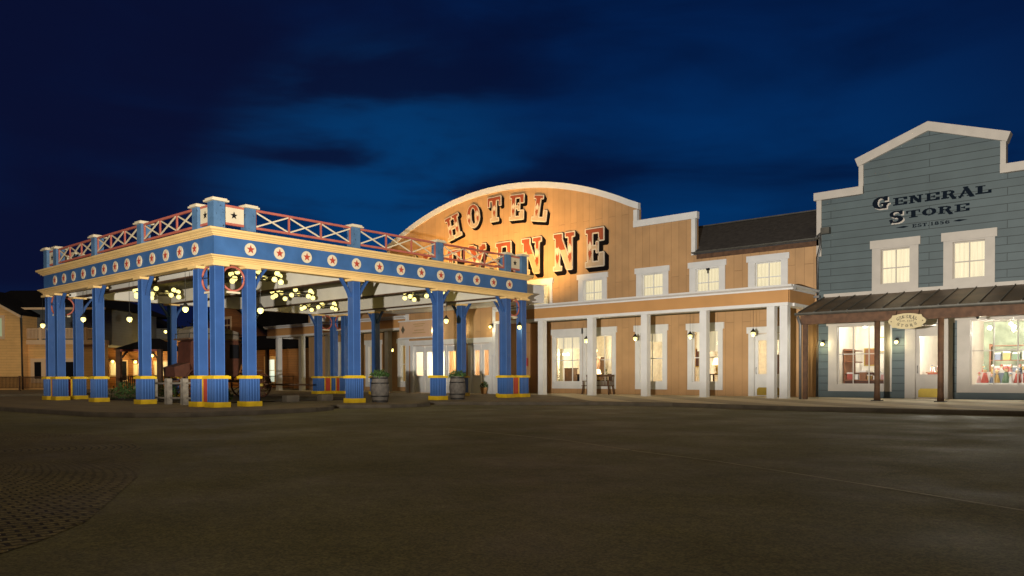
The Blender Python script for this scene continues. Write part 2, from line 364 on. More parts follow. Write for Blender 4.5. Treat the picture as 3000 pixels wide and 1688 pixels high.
# ridged patch of asphalt, curved outline
pts=[]
for t in range(40):
    a=t/39*math.pi*.5
pc=[(-12, -12), (-5.01, 1.31), (-5.17, 1.45), (-5.4, 1.74), (-5.86, 2.17), (-6.76, 2.71), (-8.07, 3.48), (-9.87, 4.35), (-11.61, 5.08), (-13.18, 5.58), (-14.6, 5.7), (-15.81, 5.28), (-17.11, 4.82), (-17.87, 4.57), (-40, -2)]
b=B().add([(x,y,-.116) for x,y in pc],[[*range(len(pc))]]); o=b.build('road_patch','patch'); o['kind']='structure'
# faint painted line across the road
b=B()
def strip(p,q,w,z):
    p=Vector((*p,z));q=Vector((*q,z));d=(q-p).normalized();n=Vector((-d.y,d.x,0))*w/2
    b.add([p-n,q-n,q+n,p+n],[(0,1,2,3)])
ml=[(-11.1, 10.8), (-7.49, 9.96), (-5.57, 9.09), (-4.19, 8.62), (-2.13, 7.59), (-0.88, 6.92), (-0.26, 6.61)]
for p_,q_ in zip(ml,ml[1:]): strip(p_,q_,.035,-.115)
o=b.build('road_marking','markline'); o['kind']='structure'
# pavement with kerb: outline of raised slab (front edge) ; back edge under buildings
front=[(-44,8.6),(-36,8.0),(-28,7.9),(-22,8.15),(-20.2,8.7),(-19.3,9.7),(-19.15,11.5),(-19.4,13.6),(-19.9,14.6),(-20.6,15.0),(-21.1,15.6),(-20.4,16.2),(-19.8,16.8),(-19.6,17.8),(-19.9,18.7),(-20.7,19.1),(-21,19.7),(-20.2,20.2),(-18.9,20.6),(-17.4,21.8),(-15.5,22.9),(-13,23.4),(-9,22.7),(-5,22.9),(4,23.4),(18,23.4)]
slab=front+[(18,46),(-48,46),(-48,30),(-44,27)]
def inset(path,d):
    out=[]
    for i,p in enumerate(path):
        a=Vector(path[max(i-1,0)]);c=Vector(path[min(i+1,len(path)-1)]);t=(c-a).normalized();n=Vector((-t.y,t.x))
        out.append((p[0]+n.x*d,p[1]+n.y*d))
    return out
ins=inset(front,.16)
b=B(); n=len(slab)
inner=ins+slab[len(front):]
b.add([(x,y,0) for x,y in inner],[[*range(len(inner))]])
o=b.build('pavement','pave'); o['kind']='structure'
b=B(); k=len(front)
vs=[(x,y,-.12) for x,y in front]+[(x,y,-.005) for x,y in front]+[(x,y,.004) for x,y in inset(front,.025)]+[(x,y,.004) for x,y in ins]+[(x,y,-.05) for x,y in ins]
fs=[[r*k+i,r*k+i+1,(r+1)*k+i+1,(r+1)*k+i] for r in range(4) for i in range(k-1)]
b.add(vs,fs); o=b.build('kerb','kerb'); o['kind']='structure'
# back side of the slab (left end) drops to the road
b=B().box(-48.1,-48,30,46,-.13,0); o=b.build('kerb','kerb'); o['kind']='structure'
sw=[(-48,29.6),(-23,29.6),(-19.5,26.5),(-16.6,23.55),(-12.9,23.75),(-9,23.05),(-5,23.25),(4,23.75),(18,23.75),(18,33.38),(-48,33.38)]
o=B().add([(x,y,.004) for x,y in sw],[[*range(len(sw))]]).build('sidewalk','sidewalk'); o['kind']='structure'
# far-left pavement by the houses
b=B().add([(-140,12.6,0),(-52,12.6,0),(-50.5,14,0),(-50.5,60,0),(-140,60,0)],[(0,1,2,3,4)])
b.add([(-140,12.6,-.12),(-52,12.6,-.12),(-50.5,14,-.12),(-50.5,60,-.12),(-140,12.6,0),(-52,12.6,0),(-50.5,14,0),(-50.5,60,0)],[(0,1,5,4),(1,2,6,5),(2,3,7,6)])
o=b.build('pavement','pave'); o['kind']='structure'

# ================================================================== PORTE COCHERE
XC,YC=-22.02,11.84
LY=14.77; LX=LY*.955
X1,Y1=XC-LX,YC+LY
D=.185; HW=.148
OY=[0,1.07,5.17,9.27,13.35,14.77-2*D]
SX=(LX-2*D)/(14.77-2*D)
colx=[XC-D-o*SX for o in OY]; coly=[YC+D+o for o in OY]
port=thing('porte_cochere',((XC+X1)/2,(YC+Y1)/2,0),'big square open drive-through canopy with blue columns, star frieze and cream cornices','canopy')
def make_column():
    c=(colx[0],coly[0])
    b=B().box(c[0]-HW,c[0]+HW,c[1]-HW,c[1]+HW,.97,4.29)
    for sx in (-1,1):
        for sy in (-1,1): b.box(c[0]+sx*(HW-.012),c[0]+sx*(HW+.006),c[1]+sy*(HW-.012),c[1]+sy*(HW+.006),.99,4.285,1)
    # corner strips: highlight on the arris painted in paler blue
    sh=b.build('column',['blue','bluepale'],port)
    b=B(); h=.222; bt=B()
    b.box(c[0]-h,c[0]+h,c[1]-h,c[1]+h,.16,.87)
    for k in range(-2,3):   # raised vertical battens, highlight put into their colour
        for s in (-1,1):
            bt.box(c[0]+k*.095-.012,c[0]+k*.095+.012,c[1]+s*h,c[1]+s*(h+.012),.165,.868)
            bt.box(c[0]+s*h,c[0]+s*(h+.012),c[1]+k*.095-.012,c[1]+k*.095+.012,.165,.868)
    b.add(bt.v,bt.f,1); b.build('pedestal',['blue','bluepale'],sh)
    b=B().box(c[0]-.28,c[0]+.28,c[1]-.28,c[1]+.28,.87,.95).box(c[0]-.235,c[0]+.235,c[1]-.235,c[1]+.235,.95,.97); b.build('band','yellow',sh)
    b=B().box(c[0]-.275,c[0]+.275,c[1]-.275,c[1]+.275,0.002,.16); b.build('plinth','yellow',sh)
    b=B().box(c[0]-.27,c[0]+.27,c[1]-.27,c[1]+.27,4.29,4.365); b.build('capital','cream',sh)
    return sh
col0=make_column(); col0.location=(0,0,0)
def CX(i,j): return {(2,5):-25.94,(3,5):-32.3}.get((i,j),colx[i])   # wider drive-through gap on the hotel side
spots=set()
for i in range(6):
    spots.add((i,0)); spots.add((i,5)); spots.add((0,i)); spots.add((5,i))
for (i,j) in sorted(spots):
    if (i,j)==(0,0): continue
    dup(col0,(CX(i,j)-colx[0],coly[j]-coly[0],0),port)
# red boxes between paired pedestals
def infill(x0,x1,y0,y1):
    b=B().box(x0,x1,y0,y1,.16,.87); b.build('infill_panel','red',port)
    alongx=(x1-x0)>(y1-y0)
    bb=B()
    if alongx:
        for s in (y0-.012,y1):
            bb.box(x0,x0+.06,s,s+.012,.165,.865); bb.box(x1-.06,x1,s,s+.012,.165,.865)
    else:
        for s in (x0-.012,x1):
            bb.box(s,s+.012,y0,y0+.06,.165,.865); bb.box(s,s+.012,y1-.06,y1,.165,.865)
    bb.build('infill_frame','yellow',port)
    B().box(x0,x1,y0,y1,.872,.948).build('infill_rail','yellow',port); B().box(x0,x1,y0,y1,.004,.155).build('infill_plinth','yellow',port)
for a,c in ((0,1),(4,5)):
    for s in (0,5):
        y=coly[s]; infill(min(colx[a],colx[c])+.30,max(colx[a],colx[c])-.30,y-.12,y+.12)
        x=colx[s]
        if not (s==0 and a==0): infill(x-.12,x+.12,coly[a]+.30,coly[c]-.30)
# entablature
def sweep(b,prof,x0,x1,y0,y1,m=0):
    """profile of (out,z) swept round a rectangle; closed loop, mitred"""
    k=len(prof); vs=[]
    for o_,z in prof:
        vs+=[(x0-o_,y0-o_,z),(x1+o_,y0-o_,z),(x1+o_,y1+o_,z),(x0-o_,y1+o_,z)]
    fs=[[i*4+t,i*4+(t+1)%4,(i+1)*4+(t+1)%4,(i+1)*4+t] for i in range(k-1) for t in range(4)]
    b.add(vs,fs,m)
b=B(); sweep(b,[(-.30,4.366),(.03,4.366),(.03,4.45),(.06,4.465),(.06,4.495),(.11,4.51),(.11,4.535),(.19,4.57),(.19,4.60),(.0,4.62)],X1,XC,Y1-LY,Y1); b.build('lower_cornice','cream',port)
b=B(); sweep(b,[(0,4.60),(0,5.22)],X1,XC,YC,Y1); b.build('frieze','friezeblue',port)
b=B(); sweep(b,[(.0,5.19),(.04,5.19),(.04,5.215),(.09,5.225),(.10,5.26),(.15,5.285),(.15,5.31),(.23,5.355),(.24,5.41),(-.6,5.48)],X1,XC,YC,Y1); b.build('upper_cornice','cream',port)
# inner faces of the entablature + ceiling + beams
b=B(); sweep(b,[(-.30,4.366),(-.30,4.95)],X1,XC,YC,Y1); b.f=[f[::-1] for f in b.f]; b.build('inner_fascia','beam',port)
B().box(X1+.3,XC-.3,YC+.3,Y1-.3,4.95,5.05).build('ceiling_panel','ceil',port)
B().box(X1+.55,XC-.55,YC+.55,Y1-.55,5.40,5.494).build('roof_deck','roofdark',port)
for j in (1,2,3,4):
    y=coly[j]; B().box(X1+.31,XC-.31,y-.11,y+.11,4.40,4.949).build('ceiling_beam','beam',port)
    B().box(X1+.32,XC-.32,y-.15,y+.15,4.36,4.398).build('beam_cover','wood',port)  # dark strip added to stand for the beam's unlit underside
for i in (2,3):
    x=colx[i]
    for j in range(3):
        pass
# brackets
def bracket(x,y,dx,dy):
    b=B(); n=7
    pol=[(.40*(i/n)**1.35,.62*i/n) for i in range(n+1)]
    pol2=[(.40*(i/n)**1.35+.085,.62*i/n-.03*(1-i/n)) for i in range(n+1)]
    ring=pol+pol2[::-1]
    hw=.06
    vs=[]
    for s in (-1,1):
        for (u,v) in ring:
            X=x+dx*(HW+u)+(s*hw if dy else 0); Y=y+dy*(HW+u)+(s*hw if dx else 0); vs.append((X,Y,3.76+v))
    m_=len(pol); k=len(ring); fs=[]
    for i in range(m_-1):
        fs.append([i,i+1,k-2-i,k-1-i]); fs.append([k+i,k+k-1-i,k+k-2-i,k+i+1])
    for i in range(k): fs.append([i,(i+1)%k,k+(i+1)%k,k+i])
    b.add(vs,fs); b.build('bracket','blue',port)
for s in (0,5):
    for i,dirs in ((1,(1,)),(2,(-1,1)),(3,(-1,1)),(4,(-1,))):
        for d in dirs:
            bracket(colx[s],coly[i],0,d)
            if s==5 or d<0: bracket(CX(i,s),coly[s],-d,0)
# red hoops with cross rod in the paired-column gaps
def hoop(x,y,ax):
    R_=.37; pts=[]
    for t in range(28):
        a=t*2*math.pi/28; u=R_*math.cos(a); v=R_*math.sin(a)
        pts.append((x+(u if ax==0 else 0),y+(u if ax==1 else 0),3.96+v))
    o=B().tube(pts,.036,6,closed=True).build('hoop','redrail',port)
    B().tube([(x-(.5 if ax==0 else 0),y-(.5 if ax==1 else 0)-(.26 if ax==1 else 0)*0,4.0),(x+(.5 if ax==0 else 0),y+(.5 if ax==1 else 0),3.97)],.014,5).build('rod','iron',o)
    B().tube([(x,y,4.30),(x,y,4.40)],.014,5).build('hook','iron',o)
    w=.22
    B().box(x-(w if ax==0 else .03),x+(w if ax==0 else .03),y-(w if ax==1 else .03),y+(w if ax==1 else .03),3.51,3.57).build('hoop_bar','lcream',o)
for s in (0,5):
    out=(XC-D-.0 if s==0 else X1+D)
    for a,c in ((0,1),(4,5)):
        hoop(colx[s],(coly[a]+coly[c])/2,1); hoop((colx[a]+colx[c])/2,coly[s],0)
# medallions with stars
def star(b,cx,cz,r,P,m=0,depth=.012,rot=0,inner=.42):
    vs=[]
    for k in range(10):
        rr=r if k%2==0 else r*inner; a=math.pi/2+k*math.pi/5+rot
        vs.append((cx+rr*math.cos(a),cz+rr*math.sin(a)))
    n=10; V=[P(u,v,depth) for u,v in vs]+[P(u,v,0) for u,v in vs]+[P(cx,cz,depth)]
    fs=[[i,(i+1)%n,2*n] for i in range(n)]+[[i,n+i,n+(i+1)%n,(i+1)%n] for i in range(n)]
    b.add(V,fs,m)
def disc(b,cx,cz,r,P,m=0,depth=.02,n=28):
    V=[P(cx+r*math.cos(t*2*math.pi/n),cz+r*math.sin(t*2*math.pi/n),depth) for t in range(n)]+[P(cx+r*math.cos(t*2*math.pi/n),cz+r*math.sin(t*2*math.pi/n),0) for t in range(n)]
    b.add(V,[[*range(n)]]+[[n+i,n+(i+1)%n,(i+1)%n,i] for i in range(n)],m)
for k in range(13):
    yy=YC+1.2045+k*1.029
    b=B(); disc(b,yy,4.905,.195,lambda u,v,d:(XC+.002+d,u,v)); md=b.build('medallion','lcream',port)
    b=B(); star(b,yy,4.905,.14,lambda u,v,d:(XC+.024+d,u,v)); b.build('star','red',md)
    xx=XC-(1.2045+k*1.029)*.9455
    b=B(); disc(b,xx,4.905,.195,lambda u,v,d:(u,YC-.002-d,v)); md=b.build('medallion','lcream',port)
    b=B(); star(b,xx,4.905,.14,lambda u,v,d:(u,YC-.024-d,v)); b.build('star','red',md)
# balustrade: posts, rails, crossed braces, star panels
def rpost(x,y,w=.2,h=6.21):
    p=B().box(x-w,x+w,y-w,y+w,5.40,h).build('roof_post','postblue',port)
    B().box(x-w-.09,x+w+.09,y-w-.09,y+w+.09,h,h+.05).box(x-w-.05,x+w+.05,y-w-.05,y+w+.05,h+.05,h+.10).build('post_cap','lcream',p)
for (i,j) in sorted(spots):
    corner=(i in(0,5)) and (j in(0,5))
    rpost(colx[i],coly[j],.185 if corner else .165,6.24 if corner else 6.19)
def railbay(p,q,ax):
    """p,q: ends along axis ax between post faces; third coordinate fixed"""
    (a,c),(fx)=p,q
    def P(u,z): return (u,fx,z) if ax==0 else (fx,u,z)
    n=3; z0,z1=5.62,6.17
    b=B(); b.bar(P(a,z1),P(c,z1),.06,.07); b.bar(P(a,z0),P(c,z0),.06,.07)
    for k in range(n+1):
        u=a+(c-a)*k/n
        if k==0:u+=.025*(1 if c>a else -1)
        if k==n:u-=.025*(1 if c>a else -1)
        b.bar(P(u,z0+.03),P(u,z1-.03),.05,.05,up=(1,0,0) if ax==0 else (0,1,0))
    r=b.build('railing','redrail',port)
    b=B()
    for k in range(n):
        u0=a+(c-a)*k/n;u1=a+(c-a)*(k+1)/n; e=.04*(1 if c>a else -1)
        s=.018
        def Q(u,z,d): return (u,fx+d,z) if ax==0 else (fx+d,u,z)
        b.bar(Q(u0+e,z0+.045,s),Q(u1-e,z1-.045,s),.03,.045); b.bar(Q(u0+e,z1-.045,-s),Q(u1-e,z0+.045,-s),.03,.045)
    b.build('cross_brace','lcream',r)
def starpanel(a,c,fx,ax,sgn):
    def P(u,z,d=0): return (u,fx+d,z) if ax==0 else (fx+d,u,z)
    lo,hi=min(a,c),max(a,c)
    b=B()
    if ax==0: b.box(lo,hi,fx-.03,fx+.03,5.66,6.13)
    else: b.box(fx-.03,fx+.03,lo,hi,5.66,6.13)
    pn=b.build('star_panel','lcream',port)
    b=B(); b.bar(P(lo,6.165),P(hi,6.165),.08,.07); b.bar(P(lo,5.625),P(hi,5.625),.08,.07); b.build('panel_rail','redrail',pn)
    b=B(); mid=(lo+hi)/2
    if ax==0: star(b,mid,5.90,.12,lambda u,v,d:(u,fx+sgn*(.032+d),v))
    else: star(b,mid,5.90,.12,lambda u,v,d:(fx+sgn*(.032+d),u,v))
    b.build('star','black',pn)
for s in (0,5):
    sx=1 if s==0 else -1; sy=-1 if s==0 else 1
    for a,c in ((0,1),(4,5)):
        starpanel(coly[a]+.2,coly[c]-.2,colx[s]+sx*.05,1,sx)
        starpanel(colx[a]-.2,colx[c]+.2,coly[s]+sy*.05,0,sy)
    for a in (1,2,3):
        railbay((coly[a]+.185,coly[a+1]-.185),colx[s]+sx*.06,1)
        railbay((colx[a]-.185,colx[a+1]+.185),coly[s]+sy*.06,0)

# chandeliers (five, quincunx)
def chandelier(x,y,label):
    t=thing('chandelier',(x,y,4.95),label,'chandelier','wheel chandeliers under the drive-through canopy')
    z=4.50
    pts=[(x+.84*math.cos(k*2*math.pi/24),y+.84*math.sin(k*2*math.pi/24),z) for k in range(24)]
    b=B().tube(pts,.03,6,closed=True)
    for k in range(4):
        a=k*math.pi/4+.2; b.tube([(x+.84*math.cos(a),y+.84*math.sin(a),z),(x-.84*math.cos(a),y-.84*math.sin(a),z)],.018,5)
    b.lathe((x,y,z),[(.001,-.1),(.07,-.07),(.09,0),(.06,.07),(.02,.1)],10)
    b.build('wheel','iron',t)
    B().tube([(x,y,4.59),(x,y,4.95)],.015,6).lathe((x,y,4.90),[(.02,-.02),(.09,.04),(.09,.049)],10).build('rod','iron',t)
    gl=None
    for k in range(7):
        a=k*2*math.pi/7+.35; rr=.86
        for s in ((1,) if k==2 else (1,-1)):
            gx,gy,gz=x+rr*math.cos(a+s*.09),y+rr*math.sin(a+s*.09),z+s*.115
            b=B().sphere((gx,gy,gz),.096,14,10); b.build('globe','globe',t)
        b=B().lathe((x+.86*math.cos(a),y+.86*math.sin(a),z),[(.05,-.035),(.05,.035)],8); b.build('globe_holder','iron',t)
    point('chandelier_light',(x,y,4.22),22,(1,.76,.22),.35,t)
mx=[(colx[1]+colx[2])/2,(colx[2]+colx[3])/2,(colx[3]+colx[4])/2]; my=[(coly[1]+coly[2])/2,(coly[2]+coly[3])/2,(coly[3]+coly[4])/2]
for (i,j,l) in ((0,0,'near corner'),(2,0,'left front'),(1,1,'centre'),(0,2,'right, hotel-side'),(2,2,'far back')):
    chandelier(mx[i],my[j],f'dark iron wheel chandelier with lit globes under the {l} bay of the blue canopy')

def plant(x,y,z,label,r=.34,h=.3,n=260,name='potted_plant',mname='leaf',grp=None):
    t=thing(name,(x,y,z),label,'plant',grp)
    b=B()
    for k in range(9):
        a=random.uniform(0,6.28); q=random.uniform(.2,.7)*r; b.tube([(x,y,z-.05),(x+q*math.cos(a)*.5,y+q*math.sin(a)*.5,z+h*.5),(x+q*math.cos(a),y+q*math.sin(a),z+h*random.uniform(.6,1))],.006,4)
    b.build('stem',mname,t)
    b=B()
    for k in range(n):
        a=random.uniform(0,6.28); q=r*math.sqrt(random.random()); zz=z+h*random.random()*(1-(q/r)**2*.6)
        c=Vector((x+q*math.cos(a),y+q*math.sin(a),zz)); d=Vector((random.gauss(0,1),random.gauss(0,1),random.gauss(.3,.6))).normalized()
        e=d.cross(Vector((random.random(),random.random(),1))).normalized(); l=random.uniform(.05,.10)
        b.add([c-d*l,c+e*l*.4,c+d*l,c-e*l*.4],[(0,1,2,3)])
    b.build('foliage',mname,t)
# hanging lanterns
def lantern(x,y,z,top,label,w=7.,group=None):
    label=label.replace('small lit globe lantern on a cord','lit globe lantern').replace('small lit globe lantern hanging','lit lantern hanging')
    t=thing('hanging_lantern',(x,y,top),label,'lantern',group)
    B().tube([(x,y,z+.16),(x,y,top)],.008,4).build('cord','iron',t)
    B().lathe((x,y,z),[(.11,.045),(.10,.09),(.045,.15),(.03,.2)],12).build('lantern_cap','iron',t)
    B().sphere((x,y,z-.02),.095,12,8,sz=1.05).build('globe','globe',t)
    point('lantern_light',(x,y,z-.16),w,(1,.86,.45),.07,t)
G1='lanterns hanging round the drive-through canopy'
for x,y,z,l in ((XC-.02,coly[1]+.30,3.05,'just right of the second blue column from the front corner'),(-24.55,12.2,3.16,'in the bay left of the corner columns'),(-28.75,12.2,3.05,'in the middle bay of the left side'),(-32.95,12.2,3.26,'in the bay nearest the left end'),(-36.45,YC+.05,3.16,'outside the leftmost corner column'),(XC-.02,coly[3]+.30,3.15,'just right of the column by the second barrel'),(XC-.02,coly[4]+.72,3.12,'between the paired columns at the right end')):
    lantern(x,y,z,4.36 if x>-36 else 4.5,'small lit globe lantern hanging '+l,5.,G1)

# ================================================================== HOTEL
W=33.4; TH=.35
hotel=thing('hotel_building',(-28,36,0),'long orange boarded two-storey hotel with arched false front and white porch','hotel')
def gridwall(b,x0,x1,z0,z1,holes,y0,y1,m=0):
    xs=sorted({x0,x1,*[h[0] for h in holes],*[h[1] for h in holes]}); zs=sorted({z0,z1,*[h[2] for h in holes],*[h[3] for h in holes]})
    xs=[x for x in xs if x0<=x<=x1]; zs=[z for z in zs if z0<=z<=z1]
    def hole(i,k):
        if i<0 or k<0 or i>=len(xs)-1 or k>=len(zs)-1: return True
        cx=(xs[i]+xs[i+1])/2; cz=(zs[k]+zs[k+1])/2
        return any(h[0]<cx<h[1] and h[2]<cz<h[3] for h in holes)
    for i in range(len(xs)-1):
        for k in range(len(zs)-1):
            if hole(i,k): continue
            a,c,d,e=xs[i],xs[i+1],zs[k],zs[k+1]
            b.add([(a,y0,d),(c,y0,d),(c,y0,e),(a,y0,e)],[(0,1,2,3)],m); b.add([(a,y1,d),(c,y1,d),(c,y1,e),(a,y1,e)],[(3,2,1,0)],m)
            if hole(i-1,k): b.add([(a,y0,d),(a,y1,d),(a,y1,e),(a,y0,e)],[(3,2,1,0)],m)
            if hole(i+1,k): b.add([(c,y0,d),(c,y1,d),(c,y1,e),(c,y0,e)],[(0,1,2,3)],m)
            if hole(i,k-1): b.add([(a,y0,d),(c,y0,d),(c,y1,d),(a,y1,d)],[(3,2,1,0)],m)
            if hole(i,k+1): b.add([(a,y0,e),(c,y0,e),(c,y1,e),(a,y1,e)],[(0,1,2,3)],m)
UPW=[-44.65,-47.3,-26.75,-23.2,-19.65,-16.72,-13.81]   # upper windows (centres)
LW=[(-25.86,-21.76),(-20.61,-18.82),(-17.72,-15.93)]
uph=[(x-.60,x+.60,4.58,5.97) for x in UPW]
lwh=[(-25.78,-24.02,.62,3.05),(-23.62,-22.0,.62,3.05),(-20.38,-19.07,.62,3.05),(-17.50,-16.16,.62,3.05),(-14.44,-13.2,0.0,2.8)]
lefth=[(-38.3,-37.2,.6,3.0),(-41.6,-40.5,.6,3.0),(-44.6,-43.4,.6,3.0)]
holes=uph+lwh+lefth
b=B(); gridwall(b,-48.5,-11.66,0,6.6,holes,W,W+TH)
# arch upper part
arc=[]; cxA=-30.; Ra=20.4; topz=11.72
def az(x,off=0): return topz-off-(Ra-math.sqrt(max(0,Ra*Ra-(x-cxA)**2)))
N_=40
xsA=[-39.5+19*i/N_ for i in range(N_+1)]
poly=[(-42.65,6.6),(-42.65,8.4)]+[(-39.5,8.4)]+[(x,az(x)) for x in xsA]+[(-20.5,8.4),(-17.35,8.4),(-17.35,6.6)]
b.prism(poly,1,W,W+TH)
b.build('wall','orange',hotel)
# white trims of the false front
b=B()
ya,yb=W-.10,W-.003
for i in range(N_):
    x,xn=xsA[i],xsA[i+1]
    e0=-.10 if i==0 else 0; e1=.10 if i==N_-1 else 0
    b.add([(x+e0,ya,az(x)-.16),(xn+e1,ya,az(xn)-.16),(xn+e1,ya,az(xn)+.17),(x+e0,ya,az(x)+.17),(x+e0,yb+.14,az(x)-.16),(xn+e1,yb+.14,az(xn)-.16),(xn+e1,yb+.14,az(xn)+.17),(x+e0,yb+.14,az(x)+.17)],
          [(0,1,2,3),(3,2,6,7),(4,0,1,5)[::-1]]+([(0,3,7,4)] if i==0 else [])+([(1,5,6,2)] if i==N_-1 else []))
b.build('arch_trim','white',hotel)
b=B()
zr=az(-20.5)-.165
for s in (1,-1):
    X=lambda x: -30+s*(x+30)
    b=B(); b.box(X(-20.68),X(-20.46),ya+.012,W+.12,8.66,zr)
    b.box(X(-20.68),X(-17.20),ya-.01,W+.14,8.34,8.66)
    b.box(X(-17.50),X(-17.30),ya+.012,W+.10,6.62,8.34)
    b.build('shoulder_trim','white',hotel)
# building body and roofs
b=B().box(-48.5,-48.2,W+TH+.01,44,0,6.6).box(-48.2,-11.7,43.7,44,0,6.6)
b.build('body_wall','orange',hotel)
b=B().add([(-42.6,W+.4,6.55),(-17.4,W+.4,6.55),(-17.4,44,6.55),(-42.6,44,6.55)],[(0,1,2,3)]).build('flat_roof','roofdark',hotel)
def gable_roof(x0,x1,name='roof'):
    b=B(); ye,zr0=33.05,6.68; yr,zr1=36.5,8.55; yb_=44.1
    for (a,za,c,zc) in ((ye,zr0,yr,zr1),(yr,zr1,yb_,6.0)):
        b.add([(x0,a,za),(x1,a,za),(x1,c,zc),(x0,c,zc),(x0,a,za-.1),(x1,a,za-.1),(x1,c,zc-.1),(x0,c,zc-.1)],[(0,1,2,3),(7,6,5,4),(0,4,5,1),(1,5,6,2),(3,2,6,7),(0,3,7,4)])
    # part of the slope that runs on behind the false front
    xa,xb=(x0-3.3,x0) if x0>-30 else (x1,x1+3.3)
    yf=W+TH+.02; zf=zr0+(zr1-zr0)*(yf-ye)/(yr-ye)
    for (a,za,c,zc) in ((yf,zf,yr,zr1),(yr,zr1,yb_,6.0)):
        b.add([(xa,a,za),(xb,a,za),(xb,c,zc),(xa,c,zc),(xa,a,za-.1),(xb,a,za-.1),(xb,c,zc-.1),(xa,c,zc-.1)],[(0,1,2,3),(7,6,5,4),(0,4,5,1),(3,2,6,7),(0,3,7,4)])
    r=b.build(name,'roofdark',hotel)
    B().box(min(xa,x0),max(xb,x1),yr-.07,yr+.07,zr1+.0,zr1+.06).build('ridge_cap','gutter',r)
    b=B(); n=6; pts=[(33.0+.075*math.cos(math.pi+math.pi*i/n),6.70+.075*math.sin(math.pi+math.pi*i/n)) for i in range(n+1)]
    b.prism(pts,0,x0-.05,x1+.1); b.build('gutter','gutter',r)
    B().box(x0,x1,W-.05,W-.004,6.42,6.8).build('eave_board','wood',r)
gable_roof(-17.25,-11.58); gable_roof(-48.7,-42.75)
# left gable end fill
B().prism([(W+.02,6.6),(36.5,8.4),(43.9,6.1),(43.9,6.6-.6),(W+.02,6.0)],0,-48.45,-48.2).build('gable_wall','orange',hotel)
# window builder (frame + sash + pane + blind), whole hotel/store share it
def window(par,x0,x1,z0,z1,gx0,gx1,gz0,gz1,y,cols,rows,blind=None,head=.27,sill=.2,yin=.14,bd=.30,mull=None,fm='white'):
    b=B(); yf=y-.045
    b.box(x0,gx0,yf,y-.003,z0+sill,z1-head); b.box(gx1,x1,yf,y-.003,z0+sill,z1-head)
    b.box(x0-.07,x1+.07,yf-.035,y-.003,z1-head,z1)
    b.box(x0,x1,yf-.012,y-.003,z0,z0+sill)
    if gz0>z0+sill+.005: b.box(gx0,gx1,yf,y-.003,z0+sill,gz0)
    if gz1<z1-head-.005: b.box(gx0,gx1,yf,y-.003,gz1,z1-head)
    J=lambda *a: b.box(*a)
    J(gx0,gx0+.012,y-.02,y+.26,gz0,gz1); J(gx1-.012,gx1,y-.02,y+.26,gz0,gz1); J(gx0+.012,gx1-.012,y-.02,y+.26,gz1-.012,gz1); J(gx0+.012,gx1-.012,y-.02,y+.26,gz0,gz0+.012)
    f=b.build('window',fm,par)
    s=.045; b=B(); ys,ye=y+yin-.03,y+yin+.03
    b.box(gx0,gx0+s,ys,ye,gz0,gz1); b.box(gx1-s,gx1,ys,ye,gz0,gz1); b.box(gx0+s,gx1-s,ys,ye,gz0,gz0+s); b.box(gx0+s,gx1-s,ys,ye,gz1-s,gz1)
    for k in range(1,cols):
        u=gx0+(gx1-gx0)*k/cols; b.box(u-.018,u+.018,ys+.008,ye-.008,gz0+s,gz1-s)
    for k in rows:
        z=gz0+(gz1-gz0)*k; b.box(gx0+s,gx1-s,ys+.012,ye-.004,z-.022,z+.022)
    b.build('sash',fm,f)
    b=B().add([(gx0+s,y+yin,gz0+s),(gx1-s,y+yin,gz0+s),(gx1-s,y+yin,gz1-s),(gx0+s,y+yin,gz1-s)],[(0,1,2,3)]); b.build('pane','glass',f)
    if blind:
        n=26; vs=[];fs=[]
        for k in range(n+1):
            u=gx0-.05+(gx1-gx0+.1)*k/n; yy=y+bd+.02*math.sin(k*1.9)
            vs+=[(u,yy,gz0-.05),(u,yy,gz1+.05)]
        fs=[[2*k,2*k+2,2*k+3,2*k+1] for k in range(n)]
        B().add(vs,fs).build('blind',blind,f)
    return f
for x in UPW: window(hotel,x-.9,x+.9,4.40,6.28,x-.60,x+.60,4.58,5.97,W,2,[.02,.52],'curtup',.27,.1,bd=.25)
B().box(-16.75,-16.69,W+.05,W+.10,5.72,5.95).box(-16.80,-16.64,W+.04,W+.10,5.86,5.95).build('window_latch','iron',hotel)
# lower windows
window(hotel,-25.86,-23.84,.27,3.46,-25.78,-24.02,.62,3.05,W,3,[.48],None,.3,.22)
window(hotel,-23.80,-21.76,.27,3.46,-23.62,-22.0,.62,3.05,W,3,[.48],None,.3,.22)
window(hotel,-20.61,-18.82,.27,3.44,-20.38,-19.07,.62,3.05,W,2,[.48],None,.3,.22)
window(hotel,-17.72,-15.93,.27,3.40,-17.50,-16.16,.62,3.05,W,2,[.48],None,.3,.22)
for (a,c,d,e) in lefth: window(hotel,a-.28,c+.28,.27,3.40,a,c,d,e,W,2,[.48],'warmwin',.3,.22,bd=.35)
